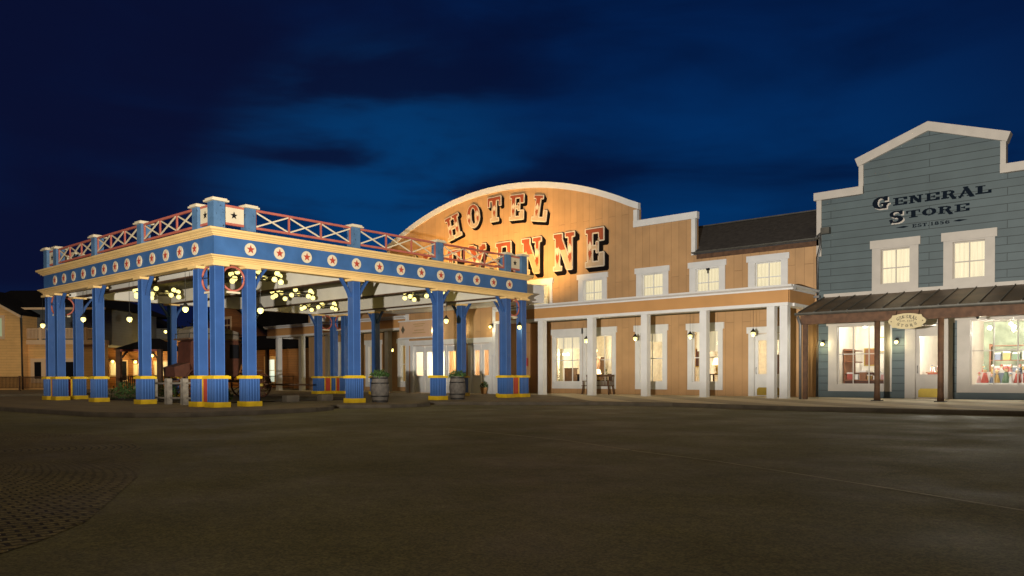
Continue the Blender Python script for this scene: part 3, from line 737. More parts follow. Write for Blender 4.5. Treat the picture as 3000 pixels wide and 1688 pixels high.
# doors
def door(par,x0,x1,z1,y,leaves=1,frame=.2,kick='gold',glass_z=(1.0,2.15),transom=True,fm='white'):
    """white frame with glazed leaves set back; opening x0..x1, 0..z1"""
    b=B(); yf=y-.05
    b.box(x0-frame,x0,yf,y-.003,0,z1+.02); b.box(x1,x1+frame,yf,y-.003,0,z1+.02); b.box(x0-frame-.07,x1+frame+.07,yf-.035,y-.003,z1+.02,z1+.30)
    b.box(x0,x0+.013,y-.02,y+.26,0,z1); b.box(x1-.013,x1,y-.02,y+.26,0,z1); b.box(x0+.013,x1-.013,y-.02,y+.26,z1-.03,z1)
    f=b.build('door_frame',fm,par)
    n=leaves; w=(x1-x0)/n; zt=z1-.04
    for k in range(n):
        a=x0+w*k+.015; c=a+w-.03; g0,g1=glass_z; st=.13 if w>.9 else .15
        b=B(); ys,ye=y+.10,y+.155
        b.box(a,a+st,ys,ye,.015,zt); b.box(c-st,c,ys,ye,.015,zt); b.box(a+st,c-st,ys,ye,.015,g0); b.box(a+st,c-st,ys,ye,g1,zt)
        d=b.build('door',fm,par)
        B().add([(a+st,y+.127,g0),(c-st,y+.127,g0),(c-st,y+.127,g1),(a+st,y+.127,g1)],[(0,1,2,3)]).build('pane','glass',d)
        if kick: 
            p=[(a+.08,.05),(c-.08,.05),(c-.08,.32),(c-.16,.40),(a+.16,.40),(a+.08,.32)]
            B().prism(p,1,ys-.008,ys-.002).build('kick_plate',kick,d)
        B().tube([(a+.06,ys-.03,1.0),(a+.06,ys-.06,1.05),(a+.06,ys-.06,1.25),(a+.06,ys-.03,1.3)],.012,5).build('handle','iron',d)
    return f
door(hotel,-14.44,-13.2,2.8,W,1,.25,'gold',(1.0,2.5))
# porch (right and left)
def porch(x0,x1,cols,left_end,right_end):
    yA=30.5; b=B()
    b.box(x0,x1,yA-.02,yA+.10,3.84,4.34); b.build('porch_fascia','orangeflat',hotel)
    b=B(); b.box(x0,x1,yA-.07,yA+.45,3.71,3.84)
    b.prism([(yA-.05,4.34),(yA-.05,4.40),(yA-.20,4.46),(yA-.24,4.53),(yA+.3,4.53),(yA+.3,4.34)],0,x0,x1+(.20 if right_end else 0))
    if right_end:
        b.box(x1-.35,x1+.07,yA+.451,W-.01,3.71,3.84); b.prism([(x1+.05,4.342),(x1+.05,4.40),(x1+.20,4.46),(x1+.24,4.528),(x1-.3,4.528),(x1-.3,4.342)],1,yA-.04,W-.01)
    if left_end:
        b.box(x0-.07,x0+.35,yA+.451,W-.01,3.71,3.84); b.prism([(x0-.05,4.342),(x0-.05,4.40),(x0-.20,4.46),(x0-.24,4.528),(x0+.3,4.528),(x0+.3,4.342)],1,yA-.2,W-.01)
    b.build('porch_trim','white',hotel)
    b=B(); 
    if right_end: b.box(x1-.10,x1+.02,yA+.101,W-.01,3.841,4.341)
    if left_end: b.box(x0-.02,x0+.10,yA+.101,W-.01,3.841,4.341)
    if b.v: b.build('porch_fascia','orangeflat',hotel)
    b=B().box(x0+.1,x1-.1,yA+.12,W-.01,4.30,4.50); b.build('porch_roof','roofdark',hotel)
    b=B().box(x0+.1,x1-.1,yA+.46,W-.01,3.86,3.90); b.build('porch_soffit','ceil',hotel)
    for c in cols:
        w=.158
        b=B().box(c-w,c+w,yA+.0,yA+2*w,0.0,3.71).box(c-w-.03,c+w+.03,yA-.03,yA+2*w+.03,0.0,.02); b.build('porch_column','white',hotel)
porch(-27.4,-11.77,[-24.38,-21.35,-18.38,-15.47,-12.50,-11.97],False,True)
porch(-49.3,-34.45,[-48.1,-45.3,-42.3,-39.3,-36.3],True,False)
# entrance block projecting between the porches
ex0,ex1,ey=-34.4,-27.45,30.52
b=B(); eh=[(-33.9,-30.35,0,2.72),(-29.22,-27.85,0,2.72)]
gridwall(b,ex0,ex1,0,4.9,eh,ey,ey+.2)
b.build('entrance_wall','orange',hotel)
B().box(ex1-.2,ex1,ey+.201,W-.01,0,4.9).box(ex0,ex0+.2,ey+.201,W-.01,0,4.9).build('entrance_side_wall','orange',hotel)
B().box(ex0-.14,ex0+.14,ey-.05,ey-.003,0,4.6).build('corner_trim','white',hotel); B().box(ex1-.16,ex1+.05,ey-.05,ey-.003,0,4.6).box(ex1+.002,ex1+.05,ey,ey+.2,0,4.6).build('corner_trim','white',hotel)
B().box(ex0,ex1,ey,W-.01,4.9,5.1).build('entrance_roof','roofdark',hotel)
door(hotel,-33.9,-30.35,2.72,ey,4,.22,None,(1.0,2.35))
door(hotel,-29.22,-27.85,2.72,ey,2,.2,None,(1.0,2.35))
# link roof between canopy and hotel
b=B().box(-34.6,-24.0,26.95,30.2,4.58,5.38); b.build('link_roof','white',hotel)
B().box(-23.999,-23.9,26.95,30.2,4.545,5.41).build('link_fascia','white',hotel)
# interiors
def room(par,x0,x1,y0,y1,z1,wallm,floorm='floorwood',ceilm=None):
    r=B().box(x0,x1,y1,y1+.1,0,z1).box(x0-.1,x0,y0,y1+.1,0,z1).box(x1,x1+.1,y0,y1+.1,0,z1).build('interior_wall',wallm,par)
    B().box(x0,x1,y0,y1,-.05,.02).build('interior_floor',floorm,par)
    B().box(x0-.1,x1+.1,y0,y1+.1,z1,z1+.1).build('interior_ceiling',ceilm or wallm,par)
    return r
room(hotel,-26.6,-12.6,W+.36,38.2,3.5,'wallpaper')
B().box(-21.3,-21.15,W+.36,38.1,.02,3.5).build('partition','wallpaper',hotel)
room(hotel,-34.1,-27.7,ey+.21,36.2,3.4,'wallpaper')
for i,(x,y,w) in enumerate(((-24.6,35.6,120),(-22.5,36.6,60),(-19.5,35.8,60),(-16.6,35.6,110),(-13.9,35.6,80),(-32.6,33.2,330),(-29.0,33.0,240))):
    o=B().lathe((x,y,2.35),[(.05,.12),(.13,.08),(.17,0),(.12,-.10),(.03,-.14)],12).build('ceiling_lamp','lampshade',loc=(x,y,2.35))
    tag(o,['lit ceiling lamp inside the left half of the double hotel window','lit ceiling lamp inside the right half of the double hotel window','lit ceiling lamp behind the second single hotel window','lit ceiling lamp behind the narrow hotel window beside the glazed door','lit ceiling lamp behind the glazed porch door of the hotel','lit ceiling lamp behind the wide entrance doors','lit ceiling lamp behind the narrow pair of entrance doors'][i],'lamp')
    point('ceiling_lamp_light',(x,y,2.1),w*1.35,(1,.89,.68),.15,o)
# furniture in the lobby
def table_lamp(x,y,z,label,s=1.,w=14):
    t=thing('table_lamp',(x,y,z),label,'lamp')
    B().lathe((x,y,z),[(.09*s,0),(.09*s,.03),(.03*s,.06),(.07*s,.18*s),(.05*s,.28*s),(.012,.34*s)],10).build('lamp_base','gold',t)
    B().lathe((x,y,z+.32*s),[(.19*s,0),(.11*s,.26*s)],14).build('lamp_shade','lampshade',t)
    point('table_lamp_light',(x,y,z+.36*s),w,(1,.8,.45),.1,t)
def table(x,y,w,d,h,label,m='wood'):
    t=thing('table',(x,y,.02),label,'table')
    B().box(x-w/2,x+w/2,y-d/2,y+d/2,h-.05,h).build('tabletop',m,t)
    for a in (-1,1):
        for c in (-1,1): B().box(x+a*(w/2-.07)-.03,x+a*(w/2-.07)+.03,y+c*(d/2-.07)-.03,y+c*(d/2-.07)+.03,.02,h-.05).build('leg',m,t)
    return t
def armchair(x,y,label,m='brownleather'):
    t=thing('armchair',(x,y,.02),label,'armchair')
    B().box(x-.32,x+.32,y-.35,y+.3,.22,.46).build('seat',m,t); B().box(x-.38,x+.38,y+.3,y+.44,.22,1.05).build('backrest',m,t)
    for s in (-1,1):
        B().box(x+s*.33,x+s*.43,y-.35,y+.3,.2,.66).build('armrest',m,t)
        for c in (-.28,.32): B().box(x+s*.34-.03,x+s*.34+.03,y+c-.03,y+c+.03,.02,.2).build('leg','wood',t)
def picture(x,y,z,w,h,label,m='shopwall2'):
    t=thing('picture',(x,y,z),label,'picture')
    B().box(x-w/2,x+w/2,y-.03,y,z-h/2,z+h/2).build('picture_frame','gold',t); B().box(x-w/2+.05,x+w/2-.05,y-.04,y-.031,z-h/2+.05,z+h/2-.05).build('canvas',m,t)
armchair(-25.2,34.9,'brown leather armchair inside the left half of the double hotel window')
table(-23.9,35.2,.8,.6,.72,'low wooden table inside the double hotel window')
table_lamp(-24.1,35.2,.72,'lit table lamp on the wooden table inside the double hotel window')
armchair(-22.8,35.1,'dark leather armchair inside the right half of the double hotel window','black')
picture(-24.7,38.15,1.9,.9,1.1,'framed picture on the back wall inside the left half of the double hotel window')
picture(-22.6,38.15,1.8,.7,.9,'framed picture on the back wall inside the right half of the double hotel window','brownleather')
table(-19.6,35.2,.7,.6,.8,'small dark table inside the first single hotel window')
picture(-19.4,38.15,1.9,.8,1.0,'framed picture seen through the first single hotel window','brownleather')
table(-16.95,34.9,.7,.55,1.02,'dark cabinet table inside the single hotel window by the door')
table_lamp(-16.93,34.9,1.02,'very bright table lamp glowing inside the single hotel window by the door',1.35,40)
picture(-14.2,38.15,1.7,.8,1.3,'framed picture seen through the glazed porch door')
picture(-31.6,36.15,1.8,1.2,1.0,'framed picture on the wall behind the entrance doors','brownleather')
def cabinet(x,y,w_,d_,h_,label,m='gbrown2'):
    t=thing('cabinet',(x,y,.02),label,'cabinet')
    B().box(x-w_/2,x+w_/2,y-d_/2,y+d_/2,.02,h_-.06).build('cabinet_body',m,t); B().box(x-w_/2-.04,x+w_/2+.04,y-d_/2-.04,y+d_/2+.04,h_-.06,h_).build('cabinet_top','wood',t)
    for k in (-1,1): B().box(x+k*w_/4-w_/4+.03,x+k*w_/4+w_/4-.03,y-d_/2-.02,y-d_/2-.003,.12,h_-.14).build('cabinet_door',m,t)
M['gbrown2']=mat('dark_brown_cabinet_wood',(.16,.085,.04),.5,.2,4)
cabinet(-25.35,34.4,.55,.45,1.38,'brown wooden cabinet inside the left half of the double hotel window')
cabinet(-22.45,34.4,.6,.4,1.05,'low dark cabinet inside the right half of the double hotel window','black')
cabinet(-19.35,34.6,.5,.4,1.25,'dark wooden cabinet inside the first single hotel window')
cabinet(-24.75,36.2,.5,.4,2.0,'tall dark cupboard deep inside the left half of the double hotel window')
cabinet(-14.0,35.2,.5,.4,1.9,'tall dark cupboard behind the glazed porch door')
cabinet(-32.9,34.5,1.1,.5,1.1,'wooden reception cabinet behind the wide entrance doors')
t=thing('parlour_chandelier',(-26.0,34.6,3.4),'bright glass chandelier hanging inside the left half of the double hotel window','chandelier')
B().tube([(-26.0,34.6,2.2),(-26.0,34.6,3.45)],.012,5).build('rod','gold',t)
b=B()
for k in range(6):
    a=k*math.pi/3; b.tube([(-26.0,34.6,2.15),(-26.0+.28*math.cos(a),34.6+.28*math.sin(a),2.08)],.012,4)
b.build('arm','gold',t)
for k in range(6):
    a=k*math.pi/3; B().sphere((-26.0+.28*math.cos(a),34.6+.28*math.sin(a),2.15),.06,8,6).build('bulb','lampw',t)
point('chandelier_light',(-26.0,34.6,1.95),60,(1,.86,.6),.2,t)
plant(-23.0,34.3,.02,'tall leafy house plant inside the right half of the double hotel window',.25,1.5,160,'house_plant')
for (a,c) in ((-25.72,-24.05),(-17.39,-16.26),(-20.28,-19.15)):
    B().box(a-.03,c+.03,W+.37,W+.39,2.42 if a<-25 else (2.1 if a>-18 else 2.62),3.1).build('roller_blind','curtst',hotel)
cabinet(-24.55,34.35,.4,.4,1.05,'small black cabinet at the right edge inside the left half of the double hotel window','black')
plant(-25.95,34.2,.02,'leafy house plant at the left edge inside the double hotel window',.22,1.35,140,'house_plant')
# pair of curtains inside hotel single windows
for x0 in (-20.28,-17.39,-25.72,-23.62):
    b=B(); n=10
    for (a,c) in ((x0+.03,x0+.25),):
        vs=[];
        for k in range(n+1): vs+=[(a+(c-a)*k/n,W+.42+.02*math.sin(k*2.2),.5),(a+(c-a)*k/n,W+.42+.02*math.sin(k*2.2),3.05)]
        b.add(vs,[[2*k,2*k+2,2*k+3,2*k+1] for k in range(n)])
    b.build('curtain','signbeige',hotel)
# porch lanterns
G2='lanterns hanging under the hotel porches'
for x,l in ((-22.55,'in front of the double hotel window'),(-19.7,'left of the second free porch column, by the first single window'),(-16.81,'in front of the single window nearest the porch door'),(-13.83,'in front of the glazed porch door')):
    lantern(x,31.9,2.74,3.86,'small lit globe lantern on a cord '+l,14,G2)
for x,y,z,l in ((-43.9,31.9,3.0,'under the left porch by its second column'),(-37.4,31.9,2.66,'under the left porch beside the entrance')):
    lantern(x,y,z,3.86,'small lit globe lantern on a cord '+l,14,G2)
def wall_lamp(x,y,z,label,grp,nx=0,w=14):
    t=thing('wall_lamp',(x,y,z),label,'wall lamp',grp)
    B().box(x-.05,x+.05,y-.03,y-.001,z+.02,z+.18).tube([(x,y-.02,z+.12),(x,y-.12,z+.17),(x,y-.16,z+.11)],.012,5).build('lamp_arm','iron',t)
    B().lathe((x,y-.16,z),[(.075,.06),(.07,.09),(.02,.13)],10).build('lamp_cap','iron',t)
    B().sphere((x,y-.16,z),.075,12,8).build('globe','globe',t)
    point('wall_lamp_light',(x,y-.34,z-.03),w,(1,.88,.5),.07,t)
G3='small wall lamps over the hotel entrance'
wall_lamp(-32.1+.25,ey-.02,3.55,'small lit wall lamp just right of the entrance sign box',G3)
wall_lamp(-29.74,ey-.02,3.55,'small lit wall lamp between the two sets of entrance doors',G3)
wall_lamp(-27.6,ey-.06,3.55,'small lit wall lamp on the white corner board of the entrance',G3)
G4='round wall lamps on the store front'
wall_lamp(-11.38,W,2.24,'round lit wall lamp left of the left shop window',G4,w=18)
wall_lamp(-8.50,W,2.24,'round lit wall lamp between the left shop window and the shop door',G4,w=18)
# entrance sign box
t=thing('entrance_sign',(-33.2,30.2,3.2),'pinkish beige box sign with dark diamond over the wide entrance doors','sign')
B().box(-34.65,-31.9,30.12,30.46,3.2,4.12).build('sign_box','pinkbeige',t)
B().box(-34.72,-31.85,30.07,30.464,4.12,4.19).box(-34.72,-31.85,30.08,30.464,3.13,3.2).build('sign_trim','white',t)
B().prism([(-34.33,3.9),(-34.17,3.66),(-34.33,3.42),(-34.49,3.66)],1,30.105,30.117).build('diamond','signink',t)
b=B()
for z,wd in ((3.95,.5),(3.83,.36),(3.6,.42),(3.45,.55)): b.box(-32.95-wd,-32.95+wd,30.108,30.117,z-.012,z+.012)
b.build('scroll','gold',t)
# red alarm box & notices on the entrance side
o=B().box(ex1+.003,ex1+.12,32.85,33.1,1.5,1.95).build('alarm_box','red',loc=(ex1+.06,33,1.5)); tag(o,'small red alarm box on the side wall of the entrance','alarm box')
o=B().box(-27.70,-27.50,ey-.075,ey-.052,2.05,2.5).build('notice_plate','white',loc=(-27.6,ey-.06,2.0)); tag(o,'small white notice plate on the white corner board of the entrance','notice')

# ================================================================== HOTEL SIGN (letters)
sign=thing('hotel_sign',(-30,W,7.5),'raised western letters reading HOTEL CHEYENNE on the arched orange front','sign')
def letter3d(ch,cx,cz,w,h,rot,par,yw,c=.027,dep=.10,shadow=(5,-5)):
    f=glyph(ch); pad=.12
    s=raster(f,w,h,c,pad); s1=dilate(s,1); s={(i,j) for (i,j) in s if all((i+a,j+d_) in s for a,d_ in ((1,0),(-1,0),(0,1),(0,-1)))}
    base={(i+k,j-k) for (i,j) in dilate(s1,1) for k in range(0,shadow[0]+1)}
    cr,sr=math.cos(rot),math.sin(rot)
    def P(i,j,d):
        u=i*c-pad-w/2; v=j*c-pad-h/2
        return (cx+u*cr-v*sr, yw-d, cz+u*sr+v*cr)
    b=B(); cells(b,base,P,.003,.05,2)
    cells(b,s1-s if False else s1,P,.0505,dep,1)
    def mf(i,j):
        x=((i+.5)*c-pad)/w; y=((j+.5)*c-pad)/h
        stems={'H':(.24,.76),'N':(.2,.79),'E':(.26,),'L':(.30,),'T':(.5,),'O':(.15,.85),'C':(.15,),'Y':(.5,)}.get(ch,(.3,))
        if y>.66+.05*math.sin(x*25): return 0
        for sx in stems:
            if abs(x-sx)/.10+abs(y-.56)/.15<1: return 1
            if abs(x-sx)/.10+abs(y-.36)/.19<1: return 0
        return 0 if y>.56 else 3
    cells(b,s,P,dep+.0005,dep+.012,0,mf)
    return b.build('letter',['letterred','letterpale','letterdark','lettertan'],par,label=f'letter {ch}')
for ch,cx,cz,rot in (('H',-33.35,9.98,14),('O',-31.68,10.42,7),('T',-30.0,10.58,0),('E',-28.3,10.45,-3),('L',-26.62,10.15,-10)):
    letter3d(ch,cx,cz,{'O':1.0,'H':1.15,'T':1.02,'E':1.02,'L':1.02}[ch],1.38,R(rot),sign,W)
for ch,cx in (('C',-37.3),('H',-35.4),('E',-33.3),('Y',-31.35),('E',-29.32),('N',-27.25),('N',-25.0),('E',-23.02)):
    letter3d(ch,cx,7.6,{'N':1.42,'C':1.2,'H':1.3,'Y':1.35,'E':1.16}[ch],1.98,0,sign,W,c=.032,shadow=(6,-6))
# roof floodlights that light the sign
def flood(x,y,z,label,tx,tz,energy,ang):
    t=thing('floodlight',(x,y,z),label,'floodlight','floodlights aimed at the arched sign wall')
    B().box(x-.16,x+.16,y-.08,y+.06,z+.15,z+.38).build('lamp_housing','iron',t)
    B().box(x-.13,x+.13,y+.061,y+.066,z+.18,z+.35).build('lens',"lampshade",t)
    B().bar((x-.2,y,z),(x-.2,y,z+.3),.03).bar((x+.2,y,z),(x+.2,y,z+.3),.03).box(x-.22,x+.22,y-.1,y+.1,z,z+.03).build('stand','iron',t)
    l=bpy.data.lights.new('floodlight_beam','SPOT'); l.energy=energy; l.color=(1,.60,.20); l.spot_size=R(ang); l.spot_blend=1.; l.shadow_soft_size=.08
    o=bpy.data.objects.new('floodlight_beam',l); COL.objects.link(o); o.parent=t; o.location=(0,.12,.28)
    d=Vector((tx,W,tz))-Vector((x,y+.12,z+.28)); o.rotation_euler=d.to_track_quat('-Z','Y').to_euler()
flood(-26.3,29.2,5.42,'small roof floodlight on the link roof aimed at the right half of the sign',-26.3,8.5,2400,98)
flood(-30.0,29.2,5.42,'small roof floodlight on the link roof aimed at the middle of the sign',-30.4,9.2,2200,104)
flood(-33.8,29.2,5.42,'small roof floodlight on the link roof aimed at the left half of the sign',-34.6,8.8,2200,108)

# ================================================================== GENERAL STORE
store=thing('store_building',(-7.4,36,0),'slate green boarded general store with stepped gabled false front and tin awning','shop')
WS=33.4
sh=[(-9.14,-8.06,4.58,5.99),(-6.57,-5.49,4.58,5.99),(-10.84,-8.99,.54,2.98),(-7.86,-6.90,0,2.9),(-5.98,-3.70,.52,3.0)]
b=B(); gridwall(b,-11.6,-3.2,0,8.3,sh,WS+.0,WS+.3)
b.prism([(-9.9,8.3),(-9.9,9.55),(-7.43,10.5),(-4.9,9.55),(-4.9,8.3)],1,WS,WS+.3)
b.build('wall','teal',store)
b=B()
def slope(p,q,th,y0,y1):
    b.prism([(p[0],p[1]),(q[0],q[1]),(q[0],q[1]-th),(p[0],p[1]-th)],1,y0,y1)
ys0,ys1=WS-.12,WS+.36
b.prism([(-10.12,9.78),(-7.43,10.74),(-7.43,10.38),(-10.0,9.45)],1,ys0,ys1); b.prism([(-7.43,10.74),(-4.70,9.78),(-4.82,9.45),(-7.43,10.38)],1,ys0,ys1)
b.box(-9.98,-9.80,ys0+.05,ys1-.02,8.34,9.50); b.box(-5.03,-4.85,ys0+.05,ys1-.02,8.34,9.50)
b.box(-11.78,-9.80,ys0,ys1,8.32,8.64); b.box(-5.03,-3.1,ys0,ys1,8.32,8.64)
b.box(-11.68,-11.48,ys0+.07,WS-.003,5.95,8.318); 
b.build('cornice_trim','offwhite',store)
B().box(-11.6,-11.3,WS+.31,43,0,8.2).box(-3.5,-3.2,WS+.31,43,0,8.2).box(-11.3,-3.5,42.7,43,0,8.2).build('body_wall','teal',store)
B().box(-11.3,-3.5,WS+.31,42.7,8.0,8.1).build('roof','roofdark',store)
for x0,x1,g in ((-9.46,-7.75,(-9.14,-8.06)),(-6.88,-5.18,(-6.57,-5.49))):
    window(store,x0,x1,4.32,6.36,g[0],g[1],4.58,5.99,WS,2,[.46],'curtst',.32,.16,bd=.24,fm='offwhite')
window(store,-11.18,-8.70,.27,3.16,-10.84,-8.99,.54,2.98,WS,3,[.52],None,.16,.24,fm='offwhite')
window(store,-6.40,-3.40,.26,3.16,-5.98,-3.70,.52,3.0,WS,3,[.53],None,.16,.22,fm='offwhite')
door(store,-7.86,-6.90,2.9,WS,1,.36,'gold',(.95,2.45),fm='offwhite')
# painted lettering
def paint(text,x0,x1,z0,z1,rows,par,mk='ink',widths=None,c=.022,tilt=0.,lift=.012,gap=.10,name='lettering'):
    n=len(text); tot=sum((widths or {}).get(ch,1.) for ch in text); unit=(x1-x0)/tot; x=x0; b=B()
    for ch in text:
        w=(widths or {}).get(ch,1.)*unit
        if ch!=' ':
            f=glyph(ch); wi=w*(1-gap); h=z1-z0; s=raster(f,wi,h,c,.06)
            xx=x
            def P(i,j,d,xx=xx): 
                u=i*c-.06; v=j*c-.06
                return (xx+u,WS-lift-d,z0+v+tilt*(xx+u-x0))
            cells(b,s,P,-.004,.0,0)
        x+=w
    return b.build(name,mk,par)
paint('G',-9.46+.05,-8.80+.05,7.62-.05,8.10-.05,1,store,'offwhite',c=.02,lift=.006); paint('G',-9.46,-8.80,7.62,8.10,1,store,'ink',c=.02)
paint('ENERAL',-8.68,-5.25,7.68,7.98,1,store,'ink',c=.018)
paint('S',-8.83+.05,-8.25+.05,6.98-.05,7.47-.05,1,store,'offwhite',c=.02,lift=.006); paint('S',-8.83,-8.25,6.98,7.47,1,store,'ink',c=.02)
paint('TORE',-8.20,-5.95,7.12,7.40,1,store,'ink',c=.018)
paint('EST.1856',-7.98,-6.65,6.72,6.85,1,store,'ink',{'.':.5,'1':.8},c=.010,gap=.16)
for s_,xc in ((-1,-8.35),(1,-6.32)):
    B().prism([(xc-.25,6.79),(xc-.05*s_,6.83),(xc+.25,6.79),(xc-.05*s_,6.75)],1,WS-.012,WS-.006).build('flourish','ink',store)
# awning
ax0,ax1=-11.35,-2.6
b=B(); ye,ze,yw,zw=29.55,3.30,WS-.01,4.22
b.add([(ax0+.30,ye,ze),(ax1,ye,ze),(ax1,yw,zw),(ax0,yw,zw),(ax0+.30,ye,ze-.05),(ax1,ye,ze-.05),(ax1,yw,zw-.05),(ax0,yw,zw-.05)],[(0,1,2,3),(7,6,5,4),(0,4,5,1),(1,5,6,2),(3,7,4,0)])
aw=b.build('awning','tin',store)
b=B()
k=0
x=ax0+.02
while x<ax1:
    xe=ax0+.30+(x-ax0)*(ax1-ax0-.30)/(ax1-ax0)
    b.bar((xe,ye,ze+.02),(x,yw,zw+.02),.035,.045); x+=.62
b.build('seam','gutter',aw)
B().box(ax0,ax1,WS-.11,WS-.015,4.20,4.34).build('flashing','offwhite',aw)
b=B(); n=6; pts=[(ye-.07+.075*math.cos(math.pi+math.pi*i/n),ze-.0+.1*math.sin(math.pi+math.pi*i/n)) for i in range(n+1)]
b.prism(pts,0,ax0+.22,ax1); b.build('gutter','gutter',aw)
B().box(ax0+.40,ax1,29.56,29.74,2.86,3.20).build('awning_beam','wood',store)
b=B()
for k in range(14):
    x=ax0+.6+k*.62; b.bar((x,29.8,3.24),(x,WS-.05,4.06),.06,.10)
b.build('rafter','wood',store)
for x in (-8.21,-6.17,-2.9):
    p=B().lathe((x,29.62,0),[(.115,.02),(.10,.3),(.095,1.5),(.10,2.87)],10).build('awning_post','wood',store)
    B().box(x-.17,x+.17,29.45,29.79,.002,.03).build('post_foot','iron',p)
p=B().box(-10.90,-10.74,29.66,29.80,.02,2.86).build('awning_post','wood',store)
B().tube([(-11.02,29.47,3.18),(-10.93,29.50,2.85),(-10.93,29.52,.02)],.055,8).build('downspout','zinc',store)
B().tube([(-11.70,33.0,6.62),(-11.45,33.1,6.9),(-11.48,33.22,6.35),(-11.62,33.28,5.9),(-11.62,33.28,0.02)],.05,8).box(-11.74,-11.50,33.2,33.39,4.2,4.3).build('downspout','zinc',store)
B().box(-11.45,-11.1,33.16,33.39,6.86,7.12).build('rain_hopper','gutter',store)
# store interior
room(store,-11.25,-8.35,WS+.31,37.2,3.3,'shopwall')
room(store,-8.2,-3.3,WS+.31,39.0,3.3,'shopwall')
B().box(-6.4,-3.35,38.7,38.95,.8,3.2).build('mural','shopwall2',store)
G5='bare bright ceiling bulbs inside the store'
for i,(x,y,z,w,l) in enumerate(((-10.2,35.0,3.05,105,'in the ceiling of the left shop window'),(-9.3,36.0,3.05,65,'further back in the left shop window'),(-7.35,34.6,2.72,260,'above the shop door glass'),(-5.55,34.7,2.75,165,'on the left inside the right shop window'),(-4.75,34.7,2.75,165,'on the right inside the right shop window'),(-5.2,37.2,3.0,130,'far back in the right shop window'))):
    o=B().sphere((x,y,z),.075,12,8).build('ceiling_bulb','lampw',loc=(x,y,z)); tag(o,'bright bare bulb '+l,'lamp',G5)
    point('bulb_light',(x,y,z-.16),w,(1,.93,.80),.1,o)
# goods
for nm,c in (('gred',(.38,.07,.05)),('gwhite',(.75,.72,.68)),('gblue',(.16,.19,.26)),('gpink',(.5,.27,.25)),('gyellow',(.48,.30,.10)),('ggreen',(.13,.20,.12)),('gbrown',(.22,.09,.04))): M[nm]=mat('goods_'+nm,c,.5,.1)
names={'gred':'red','gwhite':'white','gblue':'blue','gpink':'pink','gyellow':'yellow','ggreen':'green','gbrown':'brown'}
def doll(x,y,z,m,m2,label,s=1.):
    t=thing('doll',(x,y,z),label,'toy','toys on display in the right shop window')
    B().lathe((x,y,z),[(.075*s,0),(.085*s,.02*s),(.05*s,.16*s),(.035*s,.24*s)],9).build('dress',m,t)
    B().sphere((x,y,z+.29*s),.045*s,8,6).build('head','tantrim',t)
    B().lathe((x,y,z+.32*s),[(.075*s,0),(.07*s,.008*s),(.035*s,.01*s),(.03*s,.05*s),(.001,.055*s)],9).build('hat',m2,t)
def giftbox(x,y,z,w,d,h,m,label,grp):
    t=thing('gift_box',(x,y,z),label,'box',grp)
    B().box(x-w/2,x+w/2,y-d/2,y+d/2,z,z+h*.8).build('box_body',m,t); B().box(x-w/2-.01,x+w/2+.01,y-d/2-.01,y+d/2+.01,z+h*.8,z+h).build('lid','gwhite',t)
table(-4.95,34.35,1.9,.7,.62,'white display table inside the right shop window','gwhite')
cs=['gpink','gred','gblue','gyellow','ggreen','gwhite','gred','gyellow','gpink']
place=['first','second','third','fourth','fifth','sixth','seventh','eighth','ninth']
for k in range(9): doll(-5.82+k*.215+random.uniform(-.05,.05),34.18+random.uniform(-.06,.08),.62,cs[k],cs[(k*3+1)%7],f'{names[cs[k]]} dressed toy figure, {place[k]} from the left on the white display table',[1.1,1.6,.9,1.35,1.7,1.0,1.45,.85,1.3][k])
for k in range(4):
    m=['gwhite','gblue','gwhite','gred'][k]; giftbox(-5.68+k*.48,34.52,.62,.36,.18,.42+.06*(k%2),m,f'{names[m]} lidded box, {place[k]} from the left behind the toy figures','boxes behind the toys in the right shop window')
t=thing('shelf_unit',(-5.0,37.2,0.02),'tall wooden shelf unit at the back of the right shop window','shelf')
for s in (-5.9,-4.1): B().box(s-.03,s+.03,37.0,37.4,.02,2.2).build('side_panel','gbrown',t)
for z in (.4,.95,1.5,2.1): B().box(-5.87,-4.13,37.02,37.38,z,z+.04).build('shelf_board','gbrown',t)
k=0
for z in (.99,1.54):
    for q in range(5):
        m=cs[(k*2+q)%7]; giftbox(-5.65+q*.33,37.2,z,.24,.25,.3+.05*(q%2),m,f'{names[m]} lidded box, {place[q]} from the left on the {["lower","upper"][k]} filled shelf at the shop back','boxes on the back shelf of the right shop window')
    k+=1
armchair(-10.35,35.1,'red brown leather armchair inside the left shop window')
table(-9.55,34.7,.8,.6,.5,'low wooden table inside the left shop window','gbrown')
giftbox(-9.7,34.7,.5,.3,.25,.22,'gwhite','white lidded box on the low table in the left shop window','boxes in the left shop window')
giftbox(-9.32,34.72,.5,.22,.22,.34,'gyellow','yellow lidded box on the low table in the left shop window','boxes in the left shop window')
picture(-10.6,37.15,1.75,.5,.8,'dark framed picture on the back wall of the left shop window','gbrown')
picture(-9.3,37.15,1.9,.9,.9,'large pale framed picture on the back wall of the left shop window','gwhite')
t=thing('shop_counter',(-7.4,36.0,.02),'red shop counter seen through the shop door','counter')
B().box(-7.95,-6.85,35.8,36.3,.02,1.0).build('counter_body','gred',t); B().box(-8.0,-6.8,35.75,36.35,1.0,1.05).build('countertop','gbrown',t)
for k in range(4): giftbox(-7.78+k*.26,36.0,1.05,.18,.2,.2+.06*(k%2),['gwhite','gred','gpink','gyellow'][k],f'{names[["gwhite","gred","gpink","gyellow"][k]]} lidded box, {place[k]} from the left on the red shop counter','boxes on the shop counter')
picture(-7.35,38.9,1.9,.9,1.0,'bright pale poster board on the wall behind the shop counter','gwhite')
t=thing('display_counter',(-9.9,34.3,.02),'red brown wooden counter inside the left shop window','counter')
